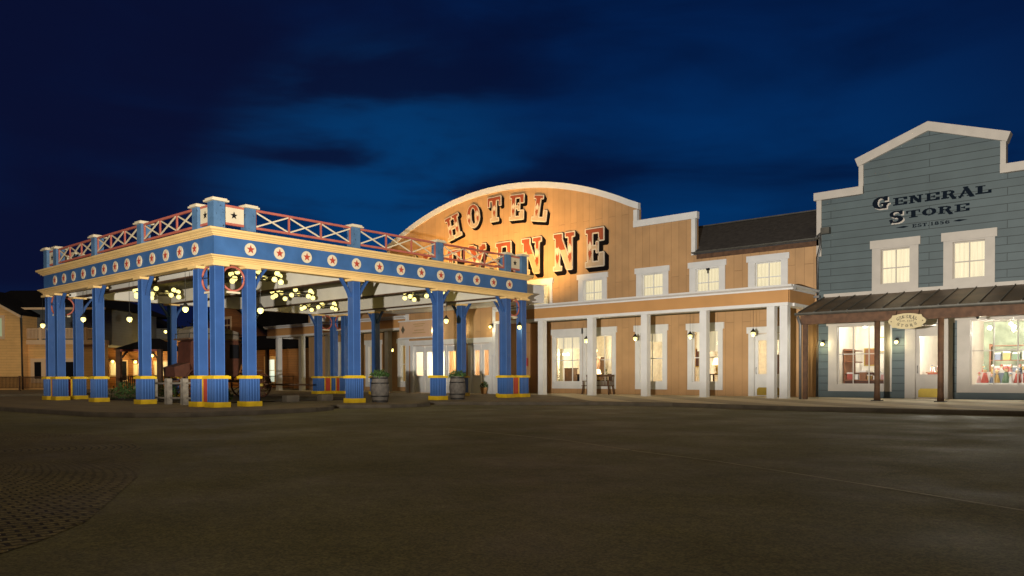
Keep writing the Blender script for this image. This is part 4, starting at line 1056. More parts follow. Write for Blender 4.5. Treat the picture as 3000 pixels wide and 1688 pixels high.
B().box(-10.7,-9.1,34.0,34.5,.02,.70).build('counter_body','brownleather',t); B().box(-10.75,-9.05,33.95,34.55,.70,.75).build('countertop','gbrown',t)
lw=[('gred',.26,.30),('gwhite',.20,.22),('gbrown',.3,.38),('gyellow',.18,.2),('gwhite',.24,.16),('gpink',.16,.26)]
for k,(m,w_,h_) in enumerate(lw):
    giftbox(-10.55+k*.26,34.22,.75,w_*.8,.2,h_,m,f'{names[m]} lidded box, {place[k]} from the left on the red brown counter','boxes on the counter of the left shop window')
def vase(x,y,z,m,label,s_=1.):
    o=B().lathe((x,y,z),[(.05*s_,0),(.10*s_,.10*s_),(.085*s_,.2*s_),(.04*s_,.27*s_),(.055*s_,.32*s_)],12).build('vase',m,loc=(x,y,z)); tag(o,label,'vase')
vase(-9.45,34.25,.75,'gwhite','tall white vase at the right of the red brown counter',1.5)
picture(-10.0,37.15,2.3,.8,.7,'wide pale framed picture high on the back wall of the left shop window','gwhite')
t=thing('shelf_unit',(-10.85,36.2,.02),'brown shelf unit against the left inner wall of the store','shelf')
B().box(-11.2,-11.16,35.4,36.9,.02,2.1).build('back_panel','gbrown',t)
for z in (.5,1.0,1.5,2.0): B().box(-11.15,-10.85,35.4,36.9,z,z+.04).build('shelf_board','gbrown',t)
for k in range(6): doll(-5.75+k*.30,34.75,.95,cs[(k*2+1)%7],cs[(k+4)%7],f'{names[cs[(k*2+1)%7]]} dressed toy figure, {place[k]} from the left in the raised back row',1.0)
B().box(-5.95,-4.05,34.65,34.85,.62,.95).build('display_riser','gwhite',store)
for k in range(4): doll(-7.78+k*.24,35.85,1.05,cs[(k*3)%7],cs[(k+2)%7],f'{names[cs[(k*3)%7]]} dressed toy figure, {place[k]} from the left on the red shop counter',.8)
# oval hanging sign
t=thing('shop_sign',(-7.17,29.35,3.1),'beige oval carved hanging sign reading GENERAL STORE above the shop door','sign')
cx,cz=-7.17,2.80; pts=[]
n=40
for k in range(n):
    a=k*2*math.pi/n; r=1.
    u=.60*math.copysign(abs(math.cos(a))**.9,math.cos(a)); v=.27*math.sin(a)
    if abs(abs(math.cos(a))-.70)<.08: u*=1.05; v*=1.12
    elif abs(math.cos(a))>.75: v*=.82
    pts.append((cx+u,cz+v))
B().prism(pts,1,29.32,29.38).build('sign_board','signbeige',t)
def arc_text(text,rad,zc,a0,a1,h,w,par,up=True):
    b=B(); n=len(text)
    for k,ch in enumerate(text):
        a=R(a0+(a1-a0)*(k/(n-1))); f=glyph(ch); c=.012; s=raster(f,w,h,c,.02)
        th=(a-math.pi/2) if up else (a-1.5*math.pi)
        ox=cx+rad*1.9*math.cos(a); oz=zc+rad*math.sin(a); th*=.55
        def P(i,j,d):
            u=i*c-.02-w/2; v=j*c-.02-h/2
            return (ox+u*math.cos(th)-v*math.sin(th),29.318-d,oz+u*math.sin(th)+v*math.cos(th))
        cells(b,s,P,-.004,.0,0)
    b.build('lettering','signink',par)
arc_text('GENERAL',.19,cz-.035,143,37,.11,.085,t); arc_text('STORE',.19,cz+.03,222,318,.10,.085,t,False)
b=B(); 
for k,ch in enumerate('EST.1856'):
    s=raster(glyph(ch),.045,.05,.008,.01)
    def P(i,j,d,k=k): return (cx-.24+k*.06+i*.008,29.318-d,cz-.03+j*.008)
    cells(b,s,P,-.004,0.,0)
b.build('lettering','signink',t)
for s in (-1,1): B().sphere((cx+s*.50,29.315,cz),.018,8,6).build('bolt','iron',t)
for s in (-1,1): B().tube([(cx+s*.36,29.35,cz+.2),(cx+s*.36,29.50,3.18)],.01,5).build('chain','iron',t)
# lamp under awning (upright globe)
t=thing('awning_lamp',(-4.93,29.9,3.0),'upright lit globe lamp under the awning before the right shop window','lamp')
B().sphere((-5.1,29.75,3.02),.085,12,8).build('globe','globe',t); B().lathe((-5.1,29.75,2.86),[(.03,-.08),(.06,0),(.085,.08)],10).tube([(-5.1,29.75,2.80),(-5.1,29.95,2.86)],.015,5).build('lamp_bracket','iron',t)
point('awning_lamp_light',(-5.1,29.95,2.75),40,(1,.9,.6),.08,t)

# ================================================================== STREET THINGS
def barrel(x,y,label,r=.335,h=.93):
    t=thing('barrel',(x,y,0),label,'barrel','old wooden barrels used as planters')
    prof=[(r*.80,0.01),(r*.90,h*.2),(r*.985,h*.42),(r,h*.5),(r*.985,h*.58),(r*.90,h*.8),(r*.80,h),(r*.74,h),(r*.74,h-.08),(.001,h-.08)]
    n=22; b=B(); b.lathe((x,y,0),prof,n)
    for k in range(n):  # stave joints as thin dark grooves are shown by slightly proud staves
        a=(k+.5)*2*math.pi/n
    bb=b.build('staves','barrel',t); 
    for f in bb.data.polygons: f.use_smooth=False
    for z0,z1,rr in ((.03,.075,.825),(.19,.23,.915),(.62,.66,.93),(.785,.83,.83)):
        z0*=h/.86;z1*=h/.86
        B().lathe((x,y,0),[(r*rr-.01,z0),(r*rr+.012,z0),(r*(rr+(.02 if z0<.4 else -.02))+.012,z1),(r*rr-.01,z1)],22).build('hoop','iron',t)
    return t
bx=[(-21.72,17.95),(-21.78,21.95)]
for (x,y),l in zip(bx,('the blue column in the middle of the right side','the blue column nearer the hotel')):
    barrel(x,y,'weathered oak barrel beside '+l)
    plant(x,y,.90,'leafy plant in the barrel beside '+l,grp='plants growing in the barrels')
# bench on the porch
def bench(x0,x1,y,label):
    t=thing('bench',((x0+x1)/2,y,0),label,'bench')
    B().box(x0,x1,y-.45,y,.42,.46).build('seat','wood',t)
    b=B(); b.box(x0,x1,y-.03,y+.01,.90,1.0)
    n=19
    for k in range(n):
        u=x0+.04+(x1-x0-.08)*k/(n-1); b.tube([(u,y-.015,.46),(u,y-.01,.92)],.02,5)
    b.build('backrest','wood',t)
    for u in (x0+.08,x1-.08):
        for v,s in ((y-.40,-.05),(y-.03,.06)): B().tube([(u,v,.42),(u+(.05 if u>(x0+x1)/2 else -.05),v+s,0.0)],.042,6).build('leg','wood',t)
        B().box(u-.03,u+.03,y-.45,y,.66,.70).box(u-.025,u+.025,y-.43,y-.38,.46,.66).build('armrest','wood',t)
bench(-23.25,-21.55,32.9,'brown spindle-back wooden bench on the porch under the double window')
bench(-36.9,-35.6,33.1,'dark wooden bench in the recess left of the entrance')
for x,l in ((-29.95,'between the two sets of entrance doors'),(-27.9,'at the right edge of the entrance doors')):
    t=thing('flower_pot',(x,30.1,0),'terracotta flower pot standing '+l,'flower pot','pots by the hotel entrance')
    B().lathe((x,30.1,0),[(.14,.002),(.2,.3),(.22,.34),(.19,.34),(.17,.28)],12).build('pot','orangeflat',t)
    plant(x,30.1,.3,'small green plant in the pot '+l,.2,.42,110,grp='plants in the entrance pots')
# split rail fence under the canopy
t=thing('rail_fence',(-25.5,12.35,0),'short grey rustic two-rail fence between the left columns','fence')
for x in (-27.2,-26.12,-24.98,-23.9):
    w=.10; B().prism([(x-w,.002),(x+w,.002),(x+w*.95,.86),(x+w*.5,.89),(x-w*.6,.885),(x-w*.95,.85)],1,12.26,12.44).build('fence_post','greywood',t)
for z in (.72,.22): B().tube([(-27.9,12.38,z),(-26.1,12.4,z-.01),(-25.,12.38,z+.01),(-23.3,12.4,z)],.038,6).build('rail','greywood',t)
# stagecoach
t=thing('stagecoach',(-32.2,16.6,0),'old red brown stagecoach with luggage rack and spoked wheels under the canopy','stagecoach')
cxx=-32.0; w=.55
side=[(14.95,1.55),(15.0,2.42),(15.15,2.52),(17.15,2.52),(17.3,2.42),(17.35,1.6),(17.15,1.05),(16.9,.86),(15.5,.86),(15.15,1.05)]
B().prism(side,0,cxx-w,cxx+w).build('body','coachred',t)
for sx in (-1,1):
    xs_=cxx+sx*w
    for a,c in ((15.15,15.6),(16.75,17.2)):
        B().box(xs_-.004,xs_+sx*.012,a,c,1.75,2.35).build('side_window','black',t)
    d=B().box(xs_,xs_+sx*.02,15.75,16.6,.95,2.4).build('door','coachred',t)
    B().box(xs_+sx*.021,xs_+sx*.028,15.85,16.5,1.75,2.3).build('door_window','warmwin' if sx>0 else 'black',d)
    B().tube([(xs_+sx*.04,15.9,1.4),(xs_+sx*.04,16.05,1.4)],.015,5).build('handle','gold',d)
b=B(); 
B().box(cxx-.68,cxx+.68,14.85,17.5,2.52,2.58).build('roof','wood',t)
b=B()
for sx in (-1,1): b.tube([(cxx+sx*.62,14.9,2.78),(cxx+sx*.62,17.4,2.78)],.02,5)
for y in (14.9,15.7,16.5,17.4):
    for sx in (-1,1): b.tube([(cxx+sx*.62,y,2.58),(cxx+sx*.62,y,2.78)],.015,5)
    b.tube([(cxx-.62,y,2.78),(cxx+.62,y,2.78)],.012,5)
b.build('luggage_rack','iron',t)
b=B(); n=9
for k in range(n+1): pass
prof=[(14.95,2.59),(15.0,2.95),(15.3,3.10),(15.9,3.02),(16.4,3.12),(16.9,2.98),(17.2,2.9),(17.25,2.59)]
b.prism(prof,0,cxx-.5,cxx+.5); b.build('luggage','canvas',t)
B().box(cxx-.55,cxx+.55,17.5,17.95,1.75,1.85).box(cxx-.55,cxx+.55,17.45,17.52,1.85,2.25).box(cxx-.5,cxx+.5,17.9,18.35,1.2,1.26).build('driver_seat','wood',t)
B().prism([(14.3,1.35),(14.95,1.55),(15.0,.95),(14.35,.95)],0,cxx-.5,cxx+.5).build('boot','brownleather',t)
B().bar((cxx-.3,14.6,.75),(cxx-.3,18.6,.75),.1,.1).bar((cxx+.3,14.6,.75),(cxx+.3,18.6,.75),.1,.1).tube([(cxx,18.5,.6),(cxx,21.2,.55)],.045,6).build('chassis','wood',t)
def wheel(x,y,r):
    b=B(); pts=[(x,y+r*math.cos(k*2*math.pi/28),r+.02+r*math.sin(k*2*math.pi/28)) for k in range(28)]
    pts=[(p[0],y+(p[1]-y)*.96,r+.02+(p[2]-r-.02)*.96) for p in pts]
    wh=B().tube(pts,.04,6,closed=True).build('wheel','coachred',t)
    b=B()
    for k in range(12):
        a=k*math.pi/6; b.tube([(x,y,r+.02),(x,y+r*.94*math.cos(a),r+.02+r*.94*math.sin(a))],.02,5)
    b.build('spoke','coachred',wh); 
    hb=B().tube([(x-.12,y,r+.02),(x+.12,y,r+.02)],.085,10).build('hub','gold',wh)
for s in (-1,1): wheel(cxx+s*.78,15.3,.68); wheel(cxx+s*.78,18.1,.55)
for y,r in ((15.3,.70),(18.1,.57)): B().tube([(cxx-.8,y,r),(cxx+.8,y,r)],.04,6).build('axle','iron',t)
t.location.y+=.85
# bushes near the coach
for x,y,r,h,l in ((-30.4,14.2,.55,.9,'dark green bush left of the stagecoach wheel'),(-28.6,15.6,.45,.5,'low dark bush behind the rail fence'),(-27.0,14.4,.5,.45,'low dark bush nearest the corner columns'),(-33.3,13.9,.6,.8,'dark green bush at the rear of the stagecoach')):
    plant(x,y,.05,l,r,h,420,'bush','leaf','bushes in the bed under the canopy')
b=B(); bed=[(-34.2,13.3),(-26.2,13.3),(-25.4,14.2),(-25.6,19.5),(-27.5,20.8),(-33.8,20.8),(-34.8,19.5),(-34.8,14.0)]
b.prism(bed,2,.0,.03); o=b.build('planting_bed','soil'); o['kind']='structure'
G6='low stone blocks edging the planting bed'
for k,(x,y) in enumerate(((-25.1,14.9),(-24.95,16.4),(-25.2,18.1),(-25.6,19.7))):
    o=B().prism([(x-.2,y-.25),(x+.15,y-.28),(x+.2,y+.22),(x-.12,y+.27)],2,.0,.24).build('stone_block','kerb',loc=(x,y,0)); tag(o,f'low rough stone block edging the bed, {place[k]} from the front','stone block',G6)

# ================================================================== BACKGROUND LEFT
# house with balcony, square to the view
def rotthing(name,x,y,ang,label,cat):
    t=thing(name,(0,0,0),label,cat); return t
Fv=Vector((-.6527,.7576,0)); Rv=Vector((.7576,.6527,0))
def vp(px,dep): return Fv*dep+Rv*((px-1500)/2267.5*dep)
class BR(B):
    """builder in a frame whose x runs along Rv and y along Fv"""
    def build(s,name,mats,parent=None,**k):
        s.v=[tuple(Rv*v[0]+Fv*v[1]+Vector((0,0,v[2]))) for v in s.v]
        return B.build(s,name,mats,parent,**k)
DP=64.
U=lambda px,d=DP:(px-1500)/2267.5*d
Z=lambda py,d=DP:.9+(1109-py)*d/2267.5
# tan gabled house
D1=62.
U1=lambda px:U(px,D1); Z1=lambda py:Z(py,D1)
h=thing('tan_house',tuple(vp(20,D1)),'tan lap-sided gabled house with downspout at the left edge','house')
pk=-55
BR().prism([(U1(-180),0),(U1(66),0),(U1(66),Z1(922)),(U1(pk),Z1(852)),(U1(-180),Z1(922))],1,D1,D1+2.2).build('wall','tan',h)
rb=BR()
for sg in (1,-1):
    X=lambda px: U1(pk)+sg*(U1(px)-U1(pk))
    rb.prism([(U1(pk),Z1(846)),(X(76),Z1(917)),(X(75),Z1(926)),(U1(pk),Z1(855))],1,D1-.5,D1+3)
rb.build('roof','farroof',h)
rb=BR()
for sg in (1,-1):
    X=lambda px: U1(pk)+sg*(U1(px)-U1(pk))
    rb.prism([(U1(pk),Z1(855)),(X(72),Z1(925)),(X(70),Z1(932)),(U1(pk),Z1(862))],1,D1-.42,D1-.005)
rb.build('barge_board','tantrim',h)
f=BR().box(U1(-60),U1(17),D1-.06,D1-.003,Z1(994),Z1(924)).build('window','tantrim',h)
BR().box(U1(-52),U1(9),D1-.075,D1-.062,Z1(986),Z1(933)).build('pane','greenwin',f)
BR().tube([(U1(70),D1-.3,Z1(925)),(U1(67),D1-.12,Z1(935)),(U1(69),D1-.12,.02)],.09,8).build('downspout','gutter',h)
t=thing('balcony_house',tuple(vp(250,DP)),'grey and tan house with white railed balcony behind the left columns','house')
BR().box(U(20),U(330),DP,DP+8,Z(1012),Z(905)).build('upper_wall','tangreen',t)
BR().box(U(20),U(318),DP-1.2,DP+.0,0,Z(1012)).build('lower_wall','tan',t)
BR().box(U(20),U(322),DP-1.45,DP-.002,Z(1012)+.002,Z(999)).build('balcony_deck','tantrim',t)
r=BR(); r.tube([(U(80),DP-1.35,Z(967)),(U(318),DP-1.35,Z(967))],.05,4); r.tube([(U(80),DP-1.35,Z(994)),(U(318),DP-1.35,Z(994))],.03,4)
for k in range(60):
    u=U(84)+(U(316)-U(84))*k/59; r.box(u-.028,u+.028,DP-1.38,DP-1.32,Z(994),Z(967))
for px in (86,150,215,280,316): r.box(U(px)-.09,U(px)+.09,DP-1.44,DP-1.26,Z(999),Z(963))
r.build('balcony_railing','tantrim',t)
for a,c in ((118,160),(206,258)):
    f=BR().box(U(a),U(c),DP-1.27,DP-1.203,Z(1122),Z(1052)).build('window','tantrim',t)
    BR().box(U(a)+.32,U(c)-.32,DP-1.285,DP-1.272,Z(1110),Z(1062)).build('pane','black',f)
rb=BR()
z0,z1=Z(908),Z(832)
rb.add([(U(-80),DP-1.0,z0),(U(345),DP-1.0,z0),(U(200),DP+5,z1),(U(-80),DP+5,z1),(U(345),DP+11,z0),(U(-80),DP+11,z0)],[(0,1,2,3),(1,4,2),(3,2,4,5)])
rb.add([(U(-80),DP-1.0,z0-.01),(U(345),DP-1.0,z0-.01),(U(345),DP+11,z0-.01),(U(-80),DP+11,z0-.01)],[(3,2,1,0)])
rb.build('roof','farroof',t)
BR().box(U(60),U(330),DP-1.05,DP-.9,Z(911),Z(905)-.0).build('eave_board','tantrim',t)
# inn building further right with balcony rail, olive lit ground floor
D2=70.
t=thing('inn_building',tuple(vp(370,D2)),'dim brown inn with balcony and lit lanterns seen between the left columns','building')
U2=lambda px:U(px,D2); Z2=lambda py:Z(py,D2)
BR().box(U2(300),U2(560),D2,D2+9,0,Z2(1000)).build('lower_wall','darkorange',t)
BR().box(U2(320),U2(430),D2-1.,D2-.002,Z2(1003),Z2(996)).build('balcony_deck','orangeflat',t)
r=BR()
for k in range(26):
    u=U2(302)+(U2(440)-U2(302))*k/25; r.box(u-.035,u+.035,D2-1.0,D2-.93,Z2(995),Z2(973))
r.tube([(U2(300),D2-.96,Z2(972)),(U2(442),D2-.96,Z2(972))],.05,4)
for px in (362,440): r.box(U2(px)-.14,U2(px)+.14,D2-1.1,D2-.85,Z2(996),Z2(968))
r.build('balcony_railing','tantrim',t)
BR().box(U2(300),U2(600),D2+2,D2+9,Z2(1000)+.01,Z2(960)).build('upper_wall','tangreen',t)
rb=BR(); rb.add([(U2(290),D2+1,Z2(962)),(U2(430),D2+1,Z2(962)),(U2(330),D2+5,Z2(890)),(U2(200),D2+5,Z2(890)),(U2(430),D2+10,Z2(962)),(U2(200),D2+10,Z2(962))],[(0,1,2,3),(1,4,2),(3,2,4,5)]); rb.build('roof','farroof',t)
for a,c,y0,y1,m in ((326,342,1100,1065,'warmwin'),(352,372,1115,1060,'black'),(395,404,1100,1070,'warmwin'),(455,466,1100,1062,'warmwin'),(480,492,1100,1062,'warmwin')):
    f=BR().box(U2(a)-.12,U2(c)+.12,D2-.05,D2-.002,Z2(y0)-.12,Z2(y1)+.12).build('window','tantrim',t)
    BR().box(U2(a),U2(c),D2-.065,D2-.052,Z2(y0),Z2(y1)).build('pane',m,f)
for px,py,l in ((331,1061,'left of the gazebo post'),(397,1062,'right of the gazebo post'),(447,1044,'between the left columns and the stagecoach'),(486,975,'high behind the stagecoach')):
    p=vp(px,D2-.6)
    tt=thing('wall_lantern',(p.x,p.y,Z2(py)),'tiny lit lantern on the inn front '+l,'lantern','far lanterns on the inn')
    BR().box(U2(px)-.1,U2(px)+.1,D2-.75,D2-.4,Z2(py)+.16,Z2(py)+.24).build('lantern_cap','iron',tt)
    BR().sphere((U(px,D2-.6),D2-.6,Z2(py)),.14,10,6).build('globe','globe',tt)
    point('far_lantern_light',tuple(Rv*U(px,D2-1.0)+Fv*(D2-1.0)+Vector((0,0,Z2(py)-.1))),60,(1,.72,.25),.1,tt)
# gazebo
D3=52.
U3=lambda px:U(px,D3); Z3=lambda py:Z(py,D3)
t=thing('gazebo',tuple(vp(432,D3)),'dark wooden open shelter with low hipped roof behind the left columns','shelter')
rb=BR(); e=Z3(1027); rb.add([(U3(366),D3-1.6,e),(U3(505),D3-1.6,e),(U3(505),D3+3,e),(U3(366),D3+3,e),(U3(420),D3+.7,Z3(992)),(U3(455),D3+.7,Z3(992))],[(0,1,5,4),(1,2,5),(2,3,4,5),(3,0,4),(3,2,1,0)]); rb.build('roof','farroof',t)
for px in (378,495):
    for d in (D3-1.3,D3+2.7): BR().box(U3(px)-.14,U3(px)+.14,d-.14,d+.14,0,e-.002).build('post','wood',t)
BR().bar((U3(378),D3-1.3,Z3(1060)),(U3(378)+.6,D3-1.3,e-.05),.1).bar((U3(495),D3-1.3,Z3(1060)),(U3(495)-.6,D3-1.3,e-.05),.1).build('brace','wood',t)
BR().box(U3(372),U3(500),D3-1.4,D3-1.25,e-.14,e-.003).build('eave_beam','redrail',t)
r=BR()
for k in range(20):
    u=U3(380)+(U3(494)-U3(380))*k/19; r.box(u-.03,u+.03,D3-1.32,D3-1.26,.1,1.0)
r.box(U3(380),U3(494),D3-1.33,D3-1.25,1.0,1.06); r.build('railing','wood',t)
# left wing of the hotel grounds, with bluish lit window
t=thing('side_building',(-60,39,0),'low orange lap-sided building with dark roof and bluish lit window beyond the stagecoach','building')
B().box(-76,-49.6,37,45,0,3.4).build('wall','darkorange',t)
B().prism([(34.6,3.15),(34.6,3.3),(38.5,4.7),(45.2,4.7),(45.2,3.4),(37.0,3.402)],0,-76.2,-49.4).build('roof','farroof',t)
f=B().box(-60.3,-58.3,36.94,36.997,.35,2.75).build('window','tantrim',t); B().box(-59.95,-58.65,36.92,36.938,.55,2.45).build('pane','bluewin',f)
B().box(-59.33,-59.27,36.90,36.918,.55,2.45).box(-59.95,-58.65,36.90,36.918,1.5,1.55).build('muntin','tantrim',f)
for x in (-67.0,): 
    f=B().box(x-.7,x+.7,36.94,36.997,0,2.6).build('door','tantrim',t); B().box(x-.45,x+.45,36.92,36.938,.1,2.3).build('door_panel','darkorange',f)
for x in (-75.5,-69.5,-63.5,-56.5,-50.2): B().box(x-.12,x+.12,34.8,35.04,0,3.2).build('post','wood',t)
p=thing('hanging_lantern',(-65.2,35.5,2.8),'small far lit lantern under the dark roof beyond the stagecoach','lantern')
B().sphere((-65.2,35.5,2.5),.11,10,6).build('globe','globe',p); B().tube([(-65.2,35.5,2.6),(-65.2,35.5,3.2)],.01,4).build('cord','iron',p)
point('far_lantern_light',(-65.2,35.2,2.3),45,(1,.68,.25),.1,p)
point('far_porch_light',(-58.6,34.9,2.6),60,(1,.65,.22),.1,p)
t=thing('gable_house',(-78,50,0),'orange lap-sided gable with white window rising behind the low building','house')
B().prism([(-90,0),(-71.5,0),(-71.5,5.4),(-80.2,9.5),(-90,5.2)],1,44.6,54).build('wall','darkorange',t)
b=B(); b.prism([(-80.2,9.5),(-80.2,9.85),(-70.6,5.4),(-70.7,5.05)],1,44.2,54.3); b.prism([(-80.2,9.5),(-80.2,9.85),(-91,5.0),(-90.9,4.7)],1,44.2,54.3); b.build('roof','farroof',t)
f=B().box(-80.9,-79.2,44.53,44.597,5.6,7.7).build('window','tantrim',t); B().box(-80.65,-80.1,44.51,44.528,6.8,7.4).box(-79.98,-79.45,44.51,44.528,6.8,7.4).box(-80.65,-80.1,44.51,44.528,6.0,6.65).box(-79.98,-79.45,44.51,44.528,6.0,6.65).build('pane','brownleather',f)
# metal fence before the tan house
DF=56.
t=thing('metal_fence',tuple(vp(60,DF)),'low thin dark metal railing in front of the tan house','fence')
ua,ub=U(-120,DF),U(235,DF)
b=BR(); b.tube([(ua,DF,1.0),(ub,DF,1.0)],.03,4); b.tube([(ua,DF,.2),(ub,DF,.2)],.02,4)
for k in range(90):
    x=ua+(ub-ua)*k/89; b.box(x-.014,x+.014,DF-.014,DF+.014,.2,1.0)
b.build('railing','wood',t)
for k in range(5):
    x=ua+(ub-ua)*k/4; BR().box(x-.05,x+.05,DF-.05,DF+.05,0,1.08).build('fence_post','wood',t)
# porch railing under the left porch
t=thing('porch_railing',(-53.5,33,0),'thin dark iron railing in front of the bluish lit window','fence')
b=B(); b.tube([(-55.5,33.2,1.02),(-50.2,33.2,1.02)],.025,4); b.tube([(-55.5,33.2,.15),(-50.2,33.2,.15)],.02,4)
for k in range(34):
    x=-55.5+5.3*k/33; b.bar((x,33.2,.02),(x,33.2,1.02),.025)
b.build('railing','iron',t)
# trees: dark silhouettes
def tree(x,y,h,r,label):
    t=thing('tree',(x,y,0),label,'tree','dark trees behind the left houses')
    b=B().tube([(x,y,-.1),(x+.2,y,h*.3),(x-.1,y+.1,h*.6),(x,y,h*.9)],.3,7,rs=[.35,.26,.17,.05])
    for k in range(7):
        a=k*2.4; z=h*(.35+.07*k); b.tube([(x,y,z),(x+r*.35*math.cos(a),y+r*.35*math.sin(a),z+h*.08),(x+r*.7*math.cos(a),y+r*.7*math.sin(a),z+h*.17)],.05,5,rs=[.12,.07,.02])
    b.build('trunk','wood',t)
    b=B(); cl=[(random.gauss(0,.45)*r,random.gauss(0,.45)*r,h*random.uniform(.35,.98),random.uniform(.22,.42)*r) for _ in range(26)]
    for k in range(2600):
        c=random.choice(cl); s=1-.45*max(0,(c[2]/h-.6))/.4
        d=Vector((random.gauss(0,1),random.gauss(0,1),random.gauss(0,1))).normalized()*c[3]*random.random()**.4
        p=Vector((x+c[0]*s,y+c[1]*s,c[2]))+d; n=Vector((random.gauss(0,1),random.gauss(0,1),random.gauss(0,1))).normalized(); e=n.orthogonal().normalized(); f_=n.cross(e); l=random.uniform(.12,.28)
        b.add([p-e*l,p+f_*l*.6,p+e*l,p-f_*l*.6],[(0,1,2,3)])
    b.build('crown','darkleaf',t)
dirs=[(250,105,11,4.5,'dark tree above the balcony house roof'),(455,110,8.2,4,'dark tree left of the stagecoach roof'),(540,108,7.6,4,'dark tree right above the stagecoach roof'),(610,112,9.5,4.5,'dark tree behind the corner columns'),(690,115,9.0,4.5,'dark tree above the gabled house'),(790,118,9.5,5,'dark tree at the right above the low building')]
for px,d,h_,r_,l in dirs:
    p=vp(px,d); tree(p.x,p.y,h_,r_,l)

# ================================================================== LIGHT, SKY, CAMERA
SKYX=7.7
w=bpy.data.worlds.new('World'); sc.world=w; w.use_nodes=True; nt=w.node_tree; N=nt.nodes; L=nt.links
bg=N['Background']; tc=N.new('ShaderNodeTexCoord')
sep=N.new('ShaderNodeSeparateXYZ'); L.new(tc.outputs['Generated'],sep.inputs[0])
def math_(op,a,b_=None,clamp=False):
    n=N.new('ShaderNodeMath'); n.operation=op; n.use_clamp=clamp
    for i,x in enumerate((a,b_)):
        if x is None: continue
        if isinstance(x,(int,float)): n.inputs[i].default_value=x
        else: L.new(x,n.inputs[i])
    return n.outputs[0]
def mrange(x,a,b_,c,d):
    n=N.new('ShaderNodeMapRange'); n.inputs[1].default_value=a;n.inputs[2].default_value=b_;n.inputs[3].default_value=c;n.inputs[4].default_value=d; n.interpolation_type='SMOOTHSTEP'
    L.new(x,n.inputs[0]); return n.outputs[0]
def mixc(f,a,b_):
    n=N.new('ShaderNodeMix'); n.data_type='RGBA'
    L.new(f,n.inputs[0])
    for i,x in ((6,a),(7,b_)):
        if isinstance(x,tuple): n.inputs[i].default_value=(*x,1)
        else: L.new(x,n.inputs[i])
    return n.outputs[2]
def dirdot(px,el):
    v=(Fv+Rv*((px-1500)/2267.5)); v.z=math.tan(R(el))*v.length; v.normalize()
    n=N.new('ShaderNodeVectorMath'); n.operation='DOT_PRODUCT'; n.inputs[1].default_value=v; L.new(tc.outputs['Generated'],n.inputs[0]); return n.outputs['Value']
sky=N.new('ShaderNodeTexSky'); sky.sky_type='NISHITA'; sky.sun_disc=False; sky.sun_elevation=R(2); sky.sun_rotation=R(205)
# clear dusk blue, brightest towards the middle right, dark at the top
clear=mixc(mrange(sep.outputs[2],0.02,.44,0,1),(.0005,.049,.185),(.0007,.018,.092))
glow=mrange(dirdot(1750,9),.80,1.0,0,1)
clear=mixc(glow,mixc(mrange(sep.outputs[2],0,.4,0,1),(.0025,.014,.060),(.0015,.007,.040)),clear)
# clouds
mp=N.new('ShaderNodeMapping'); mp.inputs['Scale'].default_value=(2.2,2.2,8.5); mp.inputs['Rotation'].default_value=(R(6),R(-14),0); L.new(tc.outputs['Generated'],mp.inputs[0])
mp.inputs['Location'].default_value=(SKYX,1.7,.35)
n1=N.new('ShaderNodeTexNoise'); n1.inputs['Scale'].default_value=1.5; n1.inputs['Detail'].default_value=5; n1.inputs['Roughness'].default_value=.5; n1.inputs['Distortion'].default_value=.35; L.new(mp.outputs[0],n1.inputs['Vector'])
cl=mrange(n1.outputs['Fac'],.42,.60,0,1)
left=math_('ADD',mrange(dirdot(620,18),.80,1.0,.0,.20),mrange(dirdot(-300,16),.55,1.02,0,.15))
clm=mrange(math_('ADD',n1.outputs['Fac'],left),.34,.90,0,.97)
dark=mixc(mrange(dirdot(450,8),.80,1.0,0,1),(.0008,.0055,.032),(.0028,.0048,.026))
base=mixc(clm,clear,dark)
# light streak low in the left-centre
st=math_('MULTIPLY',mrange(dirdot(1130,10.5),.968,.9995,0,1),mrange(n1.outputs['Fac'],.40,.62,1,.1))
base=mixc(math_('MULTIPLY',st,.75),base,(.0010,.050,.180))
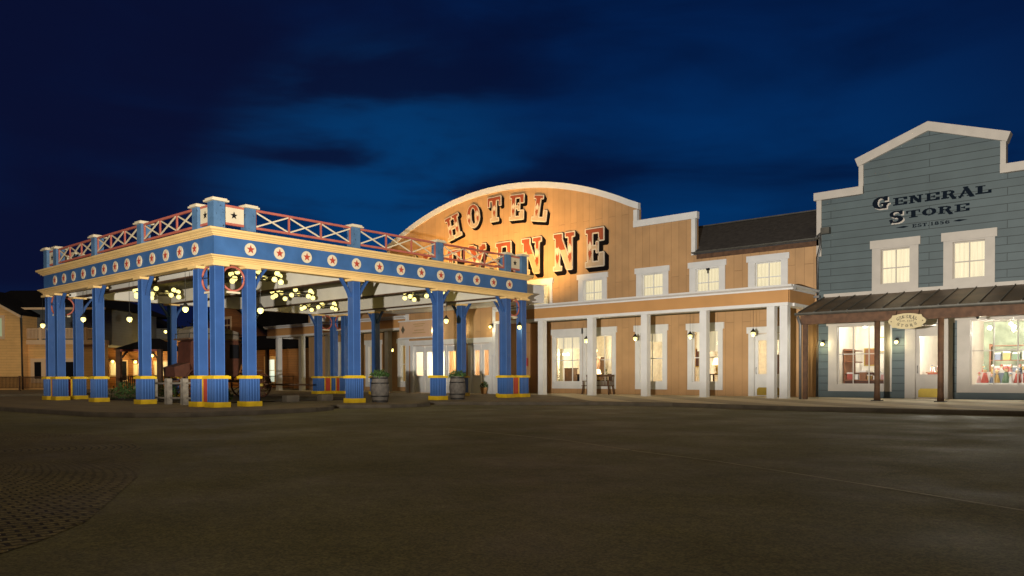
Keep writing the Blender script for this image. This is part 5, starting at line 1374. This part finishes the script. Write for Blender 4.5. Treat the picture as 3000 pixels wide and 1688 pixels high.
# upper sky outside the frame: unseen warm glow added to brighten the road
base=mixc(mrange(sep.outputs[2],.55,.95,0,1),base,(.10,.062,.028))
ns=N.new('ShaderNodeVectorMath'); ns.operation='MULTIPLY_ADD'; ns.inputs[1].default_value=(.0002,.0002,.0003); L.new(sky.outputs[0],ns.inputs[0]); L.new(base,ns.inputs[2])
L.new(ns.outputs[0],bg.inputs[0]); bg.inputs[1].default_value=1.0
# soft weak directional fill, added for the warm lamp glow on the road
s=bpy.data.lights.new('sun','SUN'); s.energy=.5; s.angle=R(40); s.color=(1,.76,.36)
o=bpy.data.objects.new('sun',s); COL.objects.link(o); o.rotation_euler=Vector((-.35,.55,-.95)).to_track_quat('-Z','Y').to_euler()
# ground flood beside the photographer that washes the fronts (its beam stays above the road)
l=bpy.data.lights.new('site_floodlight','SPOT'); l.energy=46000; l.color=(1,.94,.84); l.spot_size=R(150); l.spot_blend=.12; l.shadow_soft_size=.10
o=bpy.data.objects.new('site_floodlight',l); COL.objects.link(o); o.location=(-2.7,-1.4,1.0)
d=Vector((-.66,.745,.245)); o.rotation_euler=d.to_track_quat('-Z','Y').to_euler(); o.scale=(1,.087,1)
# camera
f=2267.5; yaw=R(40.746); pit=R(.869); roll=R(-.169)
Fw=Vector((-math.sin(yaw)*math.cos(pit),math.cos(yaw)*math.cos(pit),-math.sin(pit)))
R0=Vector((math.cos(yaw),math.sin(yaw),0)); U0=R0.cross(Fw)
Rr=R0*math.cos(roll)+U0*math.sin(roll); Ur=-R0*math.sin(roll)+U0*math.cos(roll)
cam=bpy.data.cameras.new('camera'); co=bpy.data.objects.new('camera',cam); COL.objects.link(co)
co.matrix_world=Matrix(((Rr.x,Ur.x,-Fw.x,0),(Rr.y,Ur.y,-Fw.y,0),(Rr.z,Ur.z,-Fw.z,.9),(0,0,0,1)))
cam.sensor_width=36; cam.lens=36*f/3000; cam.shift_y=(1139-844)/3000; cam.clip_end=2000; cam.clip_start=.05
sc.camera=co
sc.view_settings.view_transform='Standard'; sc.view_settings.look='None'; sc.view_settings.exposure=0; sc.view_settings.gamma=1
sc.render.engine='CYCLES'; sc.cycles.use_denoising=True; sc.cycles.max_bounces=6; sc.cycles.sample_clamp_indirect=4; sc.cycles.transparent_max_bounces=12
